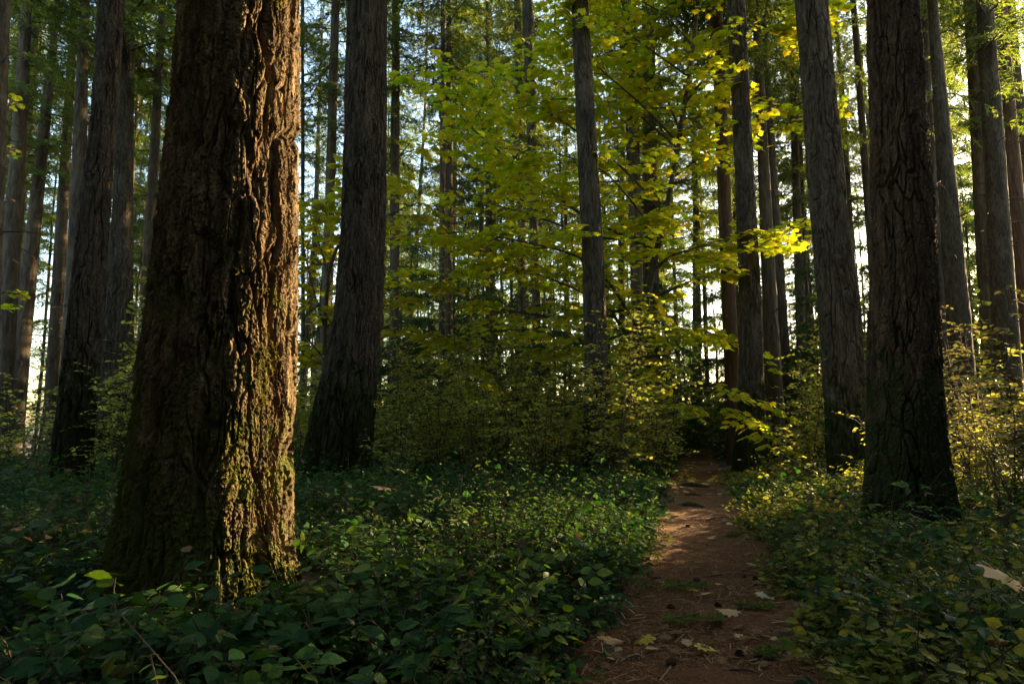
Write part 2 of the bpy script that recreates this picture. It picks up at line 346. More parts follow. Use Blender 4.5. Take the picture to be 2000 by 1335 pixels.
def trunk_mesh(name, zc, rad, cx, cyy, mat, nseg, amp, plate, seed, lobes=0.0, squash=1.0, stubs=None, style=1):
    """zc ring heights; rad, cx, cyy per ring in local coordinates"""
    th = np.arange(nseg) / nseg * 2 * np.pi; n = len(zc)
    if style == 0 and nseg > 400:       # finer on the side towards the path
        th = np.concatenate([np.linspace(0, np.pi, nseg // 6, endpoint=False), np.linspace(np.pi, 2 * np.pi, nseg - nseg // 6, endpoint=False)]) - 0.12
    T, Z = np.meshgrid(th, zc, indexing='xy')
    R_ = np.broadcast_to(rad[:, None], T.shape).copy()
    r0 = float(np.median(rad))
    Pm = np.stack([np.cos(T) * R_, np.sin(T) * R_, Z], -1).reshape(-1, 3)
    d = bark_disp(Pm, seed, plate, style).reshape(T.shape) if plate else fbm(Pm * (9, 9, 2), 3, seed).reshape(T.shape)
    low = np.exp(-np.maximum(Z, 0) / 0.9)
    big = fbm(np.stack([np.cos(T) * 1.6, np.sin(T) * 1.6, Z * 0.5], -1).reshape(-1, 3), 3, seed + 20).reshape(T.shape)
    R2 = R_ * (1 + (0.05 + lobes * low) * big) + amp * (d - 0.72) * np.clip(R_ / r0, 0.3, 1.6)
    X = cx[:, None] + np.cos(T) * R2; Y = cyy[:, None] + np.sin(T) * R2 * squash
    V = np.stack([X, Y, Z + 0 * X], -1).reshape(-1, 3)
    i = np.arange(n - 1)[:, None] * nseg; j = np.arange(nseg)[None]; j2 = (j + 1) % nseg
    q = np.stack([i + j, i + j2, i + nseg + j2, i + nseg + j], -1).reshape(-1, 4)
    g = Geo(); g.add(V, [q], 0); crisp = nseg >= 200
    if stubs:                            # short dead limb stubs and long bare twigs, part of the trunk
        rng = np.random.default_rng(seed + 99)
        z0, z1, cnt, lmax = stubs
        for _ in range(cnt):
            z = rng.uniform(z0, z1); a = rng.uniform(0, 2 * np.pi); L = rng.uniform(0.12, 1) ** 1.6 * lmax
            r_ = np.interp(z, zc, rad) * 0.9; b0 = np.array([np.interp(z, zc, cx), np.interp(z, zc, cyy), z])
            dh = np.array([math.cos(a), math.sin(a), 0]); s = np.linspace(0, 1, 5)[:, None]
            pts = b0 + dh * r_ + dh * L * s + np.array([0, 0, 1]) * (rng.uniform(-0.1, 0.25) * s - rng.uniform(0.1, 0.5) * s * s) * L
            pts[1:] += rng.normal(0, 0.02 * L, (4, 3))
            rr = rng.uniform(0.008, 0.018) + 0.004 * L
            g.tube(pts, np.linspace(rr, rr * 0.3, 5), 4, 1)
            if L > 0.7:
                for _k in range(int(L * 3)):
                    t_ = rng.uniform(0.3, 0.95); p0 = pts[0] + (pts[-1] - pts[0]) * t_
                    v = dh * 0.5 + np.array([-dh[1], dh[0], 0]) * rng.choice([-1, 1]) * rng.uniform(0.5, 1) + np.array([0, 0, rng.uniform(-.5, .3)])
                    l2 = rng.uniform(.15, .5) * L * 0.6
                    g.tube(np.stack([p0, p0 + v * l2 * .5, p0 + v * l2 + (0, 0, -0.08 * l2)]), [rr * .4, rr * .3, rr * .15], 3, 1)
    return g.mesh(name, [mat, M['twig']], smooth=not crisp)

def edge_tree(rows, D, H, mat, nseg, fine_dz, fine_top, amp, plate, seed, lobes=0.1, stubs=None):
    """rows: (py, x_left, x_right) outlines of the trunk in the photo; the tree stands at distance D"""
    pts = []
    for py, xl, xr in sorted(rows, key=lambda r: -r[0]):
        a, b = at(xl, py, D), at(xr, py, D); pts.append((a[2], (a[0] + b[0]) / 2, (b[0] - a[0]) / 2))
    pts = np.array(pts); z, c, r = pts.T
    base = (c[0], D); zg = terr1(base)
    zz = list(np.arange(zg - 0.15, fine_top, fine_dz)); zz += list(np.linspace(fine_top, H, 14)[1:]); zz = np.array(zz)
    cc = np.interp(zz, z, c); rr = np.interp(zz, z, r)
    lean = np.clip((c[-1] - c[len(c) // 2]) / (z[-1] - z[len(z) // 2] + 1e-6), -0.05, 0.05)
    up = zz > z[-1]
    cc[up] = c[-1] + lean * (zz[up] - z[-1]) * np.clip(1 - (zz[up] - z[-1]) / H, 0.3, 1)
    rr[up] = r[-1] + (0.05 - r[-1]) * ((zz[up] - z[-1]) / (H - z[-1])) ** 1.1
    win = max(3, int(0.35 / fine_dz)) | 1
    k = np.ones(win) / win; pad = win // 2
    sm = lambda a: np.convolve(np.concatenate([np.full(pad, a[0]), a, np.full(pad, a[-1])]), k, 'valid')
    nf = int((fine_top - zg) / fine_dz)
    c2, r2 = sm(cc), sm(rr); cc[:nf - pad] = c2[:nf - pad]; rr[:nf - pad] = r2[:nf - pad]
    me = trunk_mesh('trunk', zz - zg, rr * (0.945 if fine_dz < .006 else 0.915 if fine_dz < .1 else 0.97), cc - base[0], np.zeros_like(cc), mat, nseg, amp, plate, seed, lobes, stubs=stubs, style=0 if nseg > 400 else 1)
    TRUNKS.append((base[0], D, np.interp(0.1, zz, rr)))
    return np.array([base[0], D, zg]), me, (zz - zg, cc - base[0])

# ------------------------------------------------------------------ conifer crowns
def crown_mesh(name, seed, H, R0, nb, mat, droop=0.35, dens=1.0, low_profile=0.55, nl=0.18, nw=0.11, minL=0.5, bare=0.12):
    """branches round a vertical axis from z=0 (crown base) to z=H (tip)"""
    rng = np.random.default_rng(seed); g = Geo()
    NP, NA, NL = [], [], []
    for i in range(nb):
        t = (i + rng.uniform(0, 1)) / nb; z = H * (0.35 * t + 0.65 * (math.floor(t * H / 1.1) + rng.uniform(0, .35)) * 1.1 / H)
        prof = (1 - t) ** 0.75 * (low_profile + (1 - low_profile) * min(1, t / 0.25))
        L = max(minL, R0 * prof * rng.uniform(0.3, 1.2)); a = i * 2.39996 + rng.normal(0, 0.5)
        dh = np.array([math.cos(a), math.sin(a), 0.0]); sdv = np.array([-dh[1], dh[0], 0.0])
        rise = rng.uniform(-0.1, 0.35) + 0.35 * t; dr = droop * rng.uniform(0.6, 1.5)
        bend = rng.normal(0, 0.12)
        def P(s):
            s = np.asarray(s)[:, None]
            return np.array([0, 0, z]) + dh * (L * s) + sdv * (bend * L * s * s) + np.array([0, 0, 1.0]) * (L * (rise * s - dr * s * s))
        sp = np.linspace(0, 1, 7); pts = P(sp); rb = 0.010 + 0.007 * L
        g.tube(pts, np.linspace(rb, 0.003, 7), 3, 0)
        nt_ = max(4, int(L / 0.105 * dens))
        for side in (-1, 1):
            s = np.sort(rng.uniform(bare, 1.0, nt_)); b0 = P(s)
            tang = dh + np.array([0, 0, 1.0]) * (rise - 2 * dr * s)[:, None]
            tl = (0.34 * L * (1 - s) ** 0.8 + 0.13) * rng.uniform(0.5, 1.25, nt_) * sstep(0.0, 0.3, s + 0.1)
            ang = np.radians(rng.normal(58, 14, nt_))[:, None]
            td = tang * np.cos(ang) + sdv * side * np.sin(ang) + np.array([0, 0, 1.0]) * rng.normal(-0.18, 0.2, nt_)[:, None]
            td /= np.linalg.norm(td, axis=1)[:, None]
            m = np.maximum(1, (tl / 0.085 * dens).astype(int)); idx = np.repeat(np.arange(nt_), m)
            fr = np.concatenate([(np.arange(k) + 0.3) / k for k in m])
            pp = b0[idx] + td[idx] * (tl[idx] * fr)[:, None] + np.array([0, 0, -1.0]) * (0.22 * tl[idx] * fr ** 2)[:, None]
            for _ in range(2):
                q = rng.normal(0, 0.40, (len(idx), 3)); dd = td[idx] + q; dd[:, 2] -= 0.12
                NP.append(pp + rng.normal(0, 0.015, pp.shape)); NA.append(dd); NL.append(nl * rng.uniform(0.6, 1.3, len(idx)))
            far = tl > 0.35                       # thin bare side twigs
            for b_, d_, l_ in zip(b0[far][::2], td[far][::2], tl[far][::2]):
                g.tube(np.stack([b_, b_ + d_ * l_ * .5 + (0, 0, -.03 * l_), b_ + d_ * l_ + (0, 0, -.2 * l_)]), [.006, .004, .002], 3, 0)
    NP, NA, NL = np.concatenate(NP), np.concatenate(NA), np.concatenate(NL)
    tv = np.array([[0, 0, 0], [.45, -.5, .02], [1, 0, -.05], [.45, .5, .02]])
    g.inst(tv, [[[0, 1, 2, 3]]], NP, NA, rng.normal(0, 0.6, NP.shape) + (0, 0, 1.0), NL, 1, wid=nw * rng.uniform(1.0, 2.2, len(NP)))
    return g.mesh(name, [M['twig'], mat], smooth=False)

CROWN = [crown_mesh('crown', 11, 17, 3.6, 84, M['needles'], dens=1.1),
         crown_mesh('crown', 12, 17, 2.9, 84, M['needles'], 0.5, 0.9),
         crown_mesh('crown', 13, 17, 3.9, 90, M['needles'], 0.25, 1.0),
         crown_mesh('crown', 14, 17, 2.5, 76, M['needles'], 0.45, 0.9)]
HEMLOCK = [crown_mesh('crown', 21, 9.5, 2.3, 90, M['hemlock'], 0.6, 1.15, 0.95),
           crown_mesh('crown', 22, 9.5, 1.9, 80, M['hemlock'], 0.7, 1.15, 0.95)]
rngT = np.random.default_rng(4)

def crown_on(root, base_z, curve, kind=None, s=1.0, hscale=1.0, top=None):
    """hang a crown on a trunk whose centre line is curve=(z, x)"""
    zz, cx = curve
    k = int(rngT.integers(0, 4)) if kind is None else kind
    o = link('crown', CROWN[k], root)
    Hc = (top - base_z) if top else 17 * hscale
    x0, x1 = np.interp(base_z, zz, cx), np.interp(min(base_z + Hc, zz[-1]), zz, cx)
    o.location = (x0, 0, base_z); o.rotation_euler = (0, math.atan2(x1 - x0, Hc), 0)
    o.rotation_euler = (Matrix.Rotation(math.atan2(x1 - x0, Hc), 3, 'Y') @ Matrix.Rotation(rngT.uniform(0, 6.28), 3, 'Z')).to_euler()
    o.scale = (s, s, Hc / 17)
    return o

# ------------------------------------------------------------------ the large trees of the photo
G_BIG = 'big conifers near the path'
def big_tree(label, rows, base_px, mat, H, crown_z, nseg, dz, ftop, amp, plate, seed, lobes, stubs=None, push=0.5, name='conifer_tree', group=G_BIG):
    d0 = on_ground(*base_px)[1]
    wpx = [r for r in rows if abs(r[0] - base_px[1]) < 120][-1]
    D = d0 + push * (wpx[2] - wpx[1]) / 2 / F * d0
    base, me, cv = edge_tree(rows, D, H, mat, nseg, dz, ftop, amp, plate, seed, lobes, stubs)
    root = empty(name, base, label, 'tree', group)
    link('trunk', me, root)
    crown_on(root, crown_z - 2.5, cv, top=H - 0.3, s=1.7)
    return root, D

giant, D_G = big_tree('massive mossy trunk nearest the viewer, its right side glowing in golden sunlight',
    [(0, 366, 584), (150, 352, 583), (300, 338, 583), (400, 327, 584), (500, 314, 586), (600, 302, 584), (700, 290, 581), (800, 276, 581), (900, 262, 581),
     (1000, 248, 582), (1060, 240, 588), (1120, 234, 602), (1180, 226, 626), (1240, 218, 650)], (415, 1235), M['bark_giant'], 33, 11.5,
    760, 0.0056, 4.5, 0.085, 0.085, 3, 0.16)
big_tree('dark furrowed conifer with a wide mossy swelling foot, just right of the sunlit giant',
    [(0, 678, 757), (250, 671, 756), (450, 664, 754), (600, 654, 749), (700, 636, 744), (800, 610, 737), (900, 590, 722), (945, 578, 716)], (650, 948), M['bark_moss'], 34, 15,
    340, 0.018, 9.5, 0.085, 0.10, 23, 0.16)
big_tree('straight grey trunk in front of the yellow maple, its foot hidden by shrubs',
    [(0, 1115, 1150), (235, 1124, 1163), (450, 1135, 1178), (700, 1141, 1188), (800, 1140, 1195), (890, 1136, 1202)], (1168, 938), M['bark_grey'], 33, 15,
    200, 0.028, 9.0, 0.06, 0.08, 33, 0.1, (3, 13, 14, 0.4))
big_tree('slender rim-lit grey trunk standing at the right edge of the far path',
    [(0, 1420, 1455), (235, 1431, 1467), (450, 1440, 1479), (600, 1444, 1487), (750, 1443, 1491), (850, 1438, 1497), (925, 1430, 1503)], (1467, 928), M['bark_grey'], 33, 15,
    200, 0.028, 11.5, 0.07, 0.09, 43, 0.14, (3, 12, 12, 0.35))
big_tree('leaning grey fissured trunk immediately left of the darkest trunk beside the path',
    [(0, 1553, 1613), (235, 1572, 1637), (450, 1588, 1657), (600, 1599, 1676), (800, 1612, 1693), (945, 1620, 1706)], (1663, 950), M['bark_grey'], 34, 15,
    300, 0.02, 9.5, 0.08, 0.10, 53, 0.06)
big_tree('darkest rough brown trunk on the right of the path with brambles at its foot',
    [(0, 1698, 1789), (235, 1703, 1805), (450, 1707, 1821), (600, 1705, 1826), (800, 1701, 1834), (900, 1698, 1842), (1025, 1688, 1860)], (1775, 1046), M['bark_brown'], 34, 15,
    380, 0.014, 7.5, 0.09, 0.10, 63, 0.06)
big_tree('tapering right-leaning trunk with a black mossy foot, left of the smooth grey one',
    [(0, 197, 240), (235, 181, 226), (450, 154, 209), (600, 138, 200), (800, 115, 184), (955, 95, 172)], (133, 958), M['bark_moss'], 33, 14,
    260, 0.022, 9.5, 0.08, 0.10, 73, 0.16)
big_tree('smooth dark grey trunk directly left of the sunlit giant, its foot behind leafy shrubs',
    [(0, 240, 263), (235, 231, 260), (450, 218, 257), (650, 202, 259), (800, 193, 258), (895, 186, 256)], (222, 900), M['bark_grey'], 33, 15,
    200, 0.03, 12.5, 0.055, 0.08, 83, 0.14)

# ------------------------------------------------------------------ the middle-distance trunks (x at the top, x lower down, y lower down, widths, distance)
G_MID = 'middle distance conifers'
MID = [
 ((-2, 18), (-30, 2), 450, 9.5, 'grey trunk cut off by the left edge of the photo', 'bark_grey', 10),
 ((44, 62), (10, 38), 470, 16, 'long grey trunk slanting toward the left border beside a sunlit brown one', 'bark_far', 11),
 ((66, 80), (36, 52), 330, 21, 'thin sunlit brown trunk half behind the slanting grey trunk near the left border', 'bark_far', 13),
 ((158, 174), (128, 160), 600, 17, 'slim trunk with a bright warm sunlit stripe high up, left of the tapering mossy-footed trunk', 'bark_far', 11),
 ((140, 152), (100, 122), 600, 22, 'narrow dark trunk close behind the sunlit striped one, orange along its right edge', 'bark_far', 11),
 ((108, 118), (10, 46), 800, 19, 'crooked dark tree leaning strongly right before the white sky gap at the far left', 'bark_far', 9),
 ((312, 324), (276, 298), 560, 19, 'thin scaly trunk dappled with sun, partly hidden by the left side of the sunlit giant', 'bark_far', 11),
 ((588, 594), (588, 595), 400, 22, 'pole-thin trunk hugging the right outline of the sunlit giant', 'bark_far', 12),
 ((648, 663), (632, 652), 470, 19, 'trunk with one bright sunlit patch between the sunlit giant and the swelling-footed conifer', 'bark_far', 11),
 ((766, 781), (763, 780), 420, 21, 'dark trunk standing just right of the swelling-footed conifer', 'bark_far', 10),
 ((861, 871), (857, 868), 600, 20, 'left stem of the close pair of straight trunks left of the yellow maple', 'bark_far', 12),
 ((872, 882), (869, 884), 430, 20.6, 'right stem of the close pair of straight trunks left of the yellow maple', 'bark_far', 12),
 ((949, 955), (948, 956), 450, 24, 'hair-thin pole trunk alone between the close pair and the double trunk', 'bark_far', 13),
 ((1004, 1018), (1010, 1022), 420, 20, 'left half of the double trunk with many dead side twigs behind the yellow maple', 'bark_far', 8),
 ((1020, 1041), (1040, 1056), 620, 19, 'right thicker half of the double trunk behind the yellow maple', 'bark_far', 8),
 ((1214, 1242), (1232, 1256), 560, 18, 'broad dark trunk behind yellow maple leaves with a sunlit right edge', 'bark_far', 9),
 ((1254, 1278), (1258, 1290), 760, 20, 'dark trunk with a fan of dead branches deep behind the yellow maple', 'bark_cedar', 7),
 ((1388, 1410), (1418, 1446), 800, 15.5, 'stringy red-brown cedar trunk close behind the slender grey one at the path edge', 'bark_cedar', 12),
 ((1469, 1483), (1494, 1524), 700, 16.5, 'grey trunk with a flared foot next right of the slender rim-lit trunk', 'bark_far', 11),
 ((1484, 1494), (1520, 1543), 700, 18, 'second trunk right of the slender rim-lit trunk, dark and foliage-wrapped low down', 'bark_far', 11),
 ((1538, 1550), (1556, 1574), 680, 20, 'pale grey trunk close to the left side of the leaning fissured trunk', 'bark_far', 9),
 ((1545, 1553), (1572, 1586), 680, 22, 'dark trunk touching the pale grey one left of the leaning fissured trunk', 'bark_far', 10),
 ((1661, 1671), (1693, 1708), 470, 19, 'straight narrow trunk in the gap between the leaning fissured and the darkest trunk', 'bark_far', 11),
 ((1796, 1808), (1826, 1842), 560, 17, 'thin trunk emerging from behind the right side of the darkest trunk', 'bark_far', 10),
 ((1812, 1829), (1849, 1888), 590, 14.5, 'clean grey trunk with one knot, right of the darkest trunk above the pale shrub', 'bark_grey', 12),
 ((1884, 1906), (1908, 1934), 480, 18, 'knobbly trunk flecked with sun at the left of the right-hand trio', 'bark_far', 10),
 ((1909, 1937), (1936, 1976), 520, 17, 'thickest trunk of the right-hand trio above the pale yellow shrub', 'bark_grey', 11),
 ((1941, 1962), (1966, 2004), 470, 19, 'brownish trunk of the right-hand trio, partly behind the thickest one', 'bark_cedar', 10),
 ((1958, 1979), (1992, 2012), 340, 20, 'trunk leaving the picture through the right border', 'bark_far', 10),
]
for i, (t, b, yb, D, lab, mat, cz) in enumerate(MID):
    # extend the outline downwards to the ground along its own line
    def ext(y): k = (y - 0) / yb; return (y, t[0] + (b[0] - t[0]) * k, t[1] + (b[1] - t[1]) * k)
    r0 = ray(1000, 667)[0]
    yg = 815 + CAM_H * F / D
    wid = (t[1] - t[0]) + ((b[1] - b[0]) - (t[1] - t[0])) * min(1.15, yg / yb)
    cxg = (t[0] + t[1]) / 2 + ((b[0] + b[1]) - (t[0] + t[1])) / 2 * yg / yb
    rows = [(0, *t), (yb, *b), (yg, cxg - wid * 0.56, cxg + wid * 0.56)]
    if yg < yb: rows = rows[:2]
    base, me, cv = edge_tree(rows, D, float(rngT.uniform(27, 34)), M[mat], 48, 0.12, 15, 0.03, 0.08, 200 + i * 13, 0.08,
                             (cz * 0.3, cz + 2, 46 if 'dead' in lab else 32, 2.4 if 'dead' in lab else 1.7))
    root = empty('conifer_tree', base, lab, 'tree', G_MID)
    link('trunk', me, root); crown_on(root, cz + rngT.uniform(-1.5, 1.5), cv, s=rngT.uniform(0.75, 1.0), hscale=1.0)

# ------------------------------------------------------------------ far trees: copies of a few built ones
def std_trunk(seed, H, r):
    zz = np.concatenate([np.linspace(-0.3, 1, 8), np.linspace(1, H, 34)[1:]]); rr = r * (1 - 0.9 * np.clip(zz / H, 0, 1) ** 1.05) + r * 0.35 * np.exp(-np.maximum(zz, 0) / 0.5)
    rng = np.random.default_rng(seed)
    cx = 0.12 * np.sin(zz * 0.22 + rng.uniform(0, 6)); cyy = 0.12 * np.sin(zz * 0.19 + rng.uniform(0, 6)); cx -= cx[1]; cyy -= cyy[1]
    return trunk_mesh('trunk', zz, rr, cx, cyy, M['bark_far'], 20, 0.03, 0, seed, 0.06, stubs=(3.5, 15, 26, 1.6))
STD = [std_trunk(301, 31, 0.24), std_trunk(302, 30, 0.18), std_trunk(303, 32, 0.30), std_trunk(304, 27, 0.13)]
STDC = [(8.5, 1.0), (10.0, 0.9), (10.5, 1.05), (6.5, 0.75)]
G_FAR = 'distant conifers behind the clearing'
def far_tree(x, y, k, lab, s=1.0, low=False, group=G_FAR):
    root = empty('conifer_tree', (x, y, terr1((x, y))), lab, 'tree', group, rngT.uniform(0, 6.28))
    root.scale = (s, s, s); root.rotation_euler[0] = rngT.normal(0, 0.012); root.rotation_euler[1] = rngT.normal(0, 0.012)
    link('trunk', STD[k], root)
    o = link('crown', CROWN[(k + int(rngT.integers(0, 2))) % 4], root, (0, 0, STDC[k][0] - (4 if low else 0)))
    o.scale = (STDC[k][1],) * 2 + ((31 - STDC[k][0] + (4 if low else 0)) / 17,)
    o.rotation_euler = (0, 0, rngT.uniform(0, 6.28))
    return root
def zone(x, y):
    px = 1000 + F * x / y
    if px < 320: return 'slim distant conifer against bright sky left of the sunlit giant'
    if px < 860: return 'slim distant conifer glimpsed between the sunlit giant and the close pair of trunks'
    if px < 1200: return 'slim distant conifer glimpsed through the left half of the yellow maple'
    if px < 1440: return 'slim distant conifer glimpsed through the right half of the yellow maple'
    if px < 1700: return 'slim distant conifer in the gaps between the slender rim-lit and the darkest trunk'
    return 'slim distant conifer in the gaps right of the darkest trunk'
SUNH = np.array([math.sin(SUN_AZ), math.cos(SUN_AZ)]); PERP = np.array([math.cos(SUN_AZ), -math.sin(SUN_AZ)])
PG = float(np.dot(PERP, (giant.location.x, giant.location.y)))
def in_shaft(x, y, m=0.0):              # the sunbeam that reaches the big trunk must stay free of trunks
    p = float(np.dot(PERP, (x, y))); s_ = float(np.dot(SUNH, (x, y)))
    if s_ > 22: m += 2.6                # beyond that the beam is as high as the crowns
    return PG - 0.5 - m < p < PG + 0.9 + m and s_ > 3
pts = []
tries = 0
while len(pts) < 100 and tries < 20000:
    tries += 1
    y = rngT.uniform(20, 72); a = rngT.uniform(-0.92, 0.92); x = a * y
    if rngT.uniform() > (y / 72) ** 0.6 or (20 < 1000 + F * x / y < 150 and rngT.uniform() < .8): continue
    if in_shaft(x, y, 0.4) or np.dot(SUNH, (x, y)) > 36: continue
    if min([math.hypot(x - q[0], y - q[1]) for q in pts] + [math.hypot(x - q[0], y - q[1]) for q in TRUNKS] + [99]) < 1.7 + y * 0.02: continue
    pts.append((x, y))
n0 = len(pts); tries = 0
while len(pts) < n0 + 46 and tries < 9000:        # thin poles between them
    tries += 1
    y = rngT.uniform(24, 62); x = rngT.uniform(-0.85, 0.85) * y
    if in_shaft(x, y, 0.4) or np.dot(SUNH, (x, y)) > 44 or 20 < 1000 + F * x / y < 130: continue
    if min([math.hypot(x - q[0], y - q[1]) for q in pts + [t[:2] for t in TRUNKS]]) < 1.5: continue
    pts.append((x, y)); far_tree(x, y, 3, zone(x, y), float(rngT.uniform(0.85, 1.1)))
for x, y in pts[:n0]: far_tree(x, y, int(rngT.integers(0, 4)), zone(x, y), float(rngT.uniform(0.9, 1.15)))
pts = [q for q in pts]
# trees around and behind the viewer that shade the place
off = []
tries = 0
while len(off) < 70 and tries < 20000:
    tries += 1
    r = rngT.uniform(4.5, 42); a = rngT.uniform(0, 2 * np.pi); x, y = r * math.sin(a), r * math.cos(a)
    if y > 0 and abs(x) / max(y, 0.1) < 0.93: continue
    if in_shaft(x, y, 0.6) or np.dot(SUNH, (x, y)) > 28: continue
    if min([math.hypot(x - q[0], y - q[1]) for q in off + pts] + [99]) < 2.6: continue
    if min([math.hypot(x - q[0], y - q[1]) for q in TRUNKS] + [99]) < 1.8: continue
    if path_dist(np.array([[x, y]]))[0] < 0.8: continue
    off.append((x, y)); clear_ = (abs(x) - 0.9 * y) * 0.743 > 6.3
    t_ = far_tree(x, y, int(rngT.integers(0, 3)), 'tall conifer standing outside the view and shading the path', 1.0, clear_, 'conifers around the viewer')
    if clear_: t_.children[1].scale[0] *= 1.6; t_.children[1].scale[1] *= 1.6

for p_, s_ in [(-7.8, 37), (-9.6, 39), (-11.4, 37.5), (-13.2, 39), (-15, 38)]:  # conifers added sunward to keep low sun off the maple leaves
    q_ = PERP * p_ + SUNH * s_; far_tree(q_[0], q_[1], int(rngT.integers(0, 3)), zone(q_[0], q_[1]), 1.0, True)

# young hemlocks: dark low-crowned conifers in the understorey
def hemlock(x, y, k, s, lab, group='young hemlocks in the understorey'):
    root = empty('hemlock_tree', (x, y, terr1((x, y))), lab, 'tree', group, rngT.uniform(0, 6.28)); root.scale = (s, s, s)
    g = Geo(); zz = np.linspace(-0.1, 10, 14); g.tube(np.stack([zz * 0 + 0.05 * np.sin(zz), zz * 0, zz], 1), 0.085 * (1 - zz / 10.6) + 0.004, 8)
    link('trunk', g.mesh('trunk', [M['bark_far']]), root)
    o = link('crown', HEMLOCK[k], root, (0, 0, 0.55)); o.rotation_euler = (0, 0, rngT.uniform(0, 6.28))
HL = [(835, 17, .62, 'small dark hemlock behind the shrubs below the close pair of trunks'), (900, 21, .7, 'dark hemlock sapling with flat drooping sprays under the left maple branches'),
      (800, 22, .9, 'taller shadowy hemlock right of the swelling-footed conifer'), (1480, 24, .6, 'low hemlock at the end of the path beside the flared grey trunk'),
      (1600, 26, .8, 'hemlock behind the leaning fissured trunk'), (1350, 23, .5, 'small hemlock where the path disappears'),
      (1690, 22, .9, 'bluish green hemlock filling the gap left of the darkest trunk'), (90, 22, .5, 'sparse young hemlock before the white sky gap on the left'),
      (255, 24, 1.1, 'green hemlock just left of the sunlit giant'), (1960, 24, 1.1, 'hemlock behind the right-hand trio of trunks'), (1400, 26, .9, 'hemlock beyond the end of the path left of the flared grey trunk'), (1530, 23, .7, 'hemlock low between the flared grey trunk and the leaning fissured trunk'), (1455, 30, 1.1, 'hemlock far beyond the slender rim-lit trunk'), (1250, 24, .8, 'hemlock behind the slanting maple stem'), (1325, 30, 1.0, 'hemlock far beyond the vanishing path'),
      (1000, 27, .7, 'hemlock deep behind the centre of the yellow maple'),
      (1180, 26, .6, 'hemlock behind the foot of the grey trunk in the maple')]
for i, (px, D, s, lab) in enumerate(HL): hemlock((px - 1000) / F * D, D, i % 2, s, lab)

HP = []
tries = 0
while len(HP) < 96 and tries < 9000:
    tries += 1
    y = rngT.uniform(20, 48); x = rngT.uniform(-0.9, 0.9) * y
    if len(HP) > 60: y = rngT.uniform(17.5, 30); x = rngT.uniform(-0.22, 0.62) * y
    if in_shaft(x, y, 1.6) or 10 < 1000 + F * x / y < 160 or min([math.hypot(x - q[0], y - q[1]) for q in HP] + [99]) < 2.2: continue
    HP.append((x, y)); px = 1000 + F * x / y
    hemlock(x, y, len(HP) % 2, float(rngT.uniform(.55, .9) if y < 22 else rngT.uniform(.7, 1.2)), 'dark hemlock far back ' + ('left of the sunlit giant' if px < 330 else 'between the sunlit giant and the yellow maple' if px < 860 else
            'behind the yellow maple' if px < 1440 else 'between the slender rim-lit and the darkest trunk' if px < 1740 else 'right of the darkest trunk'), 'distant hemlocks')

# hemlocks added around the viewer and sunward to block low sun and open sky
for p_, s_, k_ in [(0.5, 17, 1.1), (-1.3, 19, 1.0), (-1.7, 22, 1.0), (-2.4, 26, 1.1), (-0.4, 22.5, 1.1), (-1.0, 16.5, .85), (0.4, 12.5, .9), (0.9, 25, 1.4), (1.9, 15, 1.3), (1.4, 11.5, .9), (3.4, 14, 1.3), (4.2, 16, 1.3), (0.3, 21, 1.2), (2.2, 20, 1.4), (-7.6, 33, 1.3), (-9.5, 34, 1.4), (-11.5, 35, 1.4), (-13.5, 36, 1.5), (-8.6, 29, 1.2), (-10.6, 29.5, 1.3), (-12.6, 30, 1.3), (5.2, 13, 1.3), (6.8, 12, 1.3)]:
    q_ = PERP * p_ + SUNH * s_
    inside = q_[0] / q_[1] < .86
    hemlock(q_[0], q_[1], int(k_ * 10) % 2, k_, 'dark hemlock far back right of the darkest trunk' if inside else 'dense hemlock standing outside the view toward the low sun', 'distant hemlocks' if inside else 'hemlocks around the viewer')
HB = []  # rings of unseen hemlocks added to wall off the skylight
for ring, (r0, step) in enumerate([(7.2, 19), (10.5, 15), (14.5, 14)]):
    for deg in np.arange(60 + 5 * ring, 318, step):
        r = r0 + rngT.uniform(-.8, .8); a = math.radians(deg + rngT.uniform(-4, 4)); x, y = r * math.sin(a), r * math.cos(a)
        if (abs(x) - 0.9 * y) * 0.743 < 4.0 or in_shaft(x, y, 1.8) or path_dist(np.array([[x, y]]))[0] < 1.2: continue
        if min([math.hypot(x - q[0], y - q[1]) for q in off + HB] + [99]) < 1.0: continue
        if min([math.hypot(x - q[0], y - q[1]) for q in TRUNKS] + [99]) < 3.5: continue
        HB.append((x, y)); k_ = min(float(rngT.uniform(1.4, 2.0)), (abs(x) - 0.9 * y) * 0.743 / 2.5)
        hemlock(x, y, len(HB) % 2, k_, 'unseen dense hemlock added beside or behind the viewer to dim skylight', 'hemlocks around the viewer')
print('hemlocks around', len(HB))

# ------------------------------------------------------------------ broadleaf: yellow maples
half = [(0.0, 0.03), (-.10, .20), (-.02, .36), (.14, .30), (.20, .56), (.34, .36), (.55, .50), (.58, .24), (.74, .26), (.72, .12)]
outl = half + [(1.0, 0.0)] + [(x, -y) for x, y in half[::-1]]
MLV = np.array([[.28, 0, .0]] + [[x, y, -0.30 * abs(y) ** 1.3 - 0.16 * max(0, x - .3) ** 1.3] for x, y in outl])
MLP = [np.array([[0, i, i + 1] for i in range(1, len(outl))] + [[0, len(outl), 1]])]
OVV = np.array([[0, 0, 0], [.30, .20, .03], [.62, .19, .02], [1, 0, -.12], [.62, -.19, .02], [.30, -.20, .03], [.33, 0, -.03], [.66, 0, -.05]])
OVP = [np.array([[0, 6, 1], [0, 5, 6], [7, 3, 2], [7, 4, 3]]), np.array([[6, 7, 2, 1], [5, 4, 7, 6]])]
_st = [(.14, .15), (.36, .245), (.62, .21), (.84, .10)]
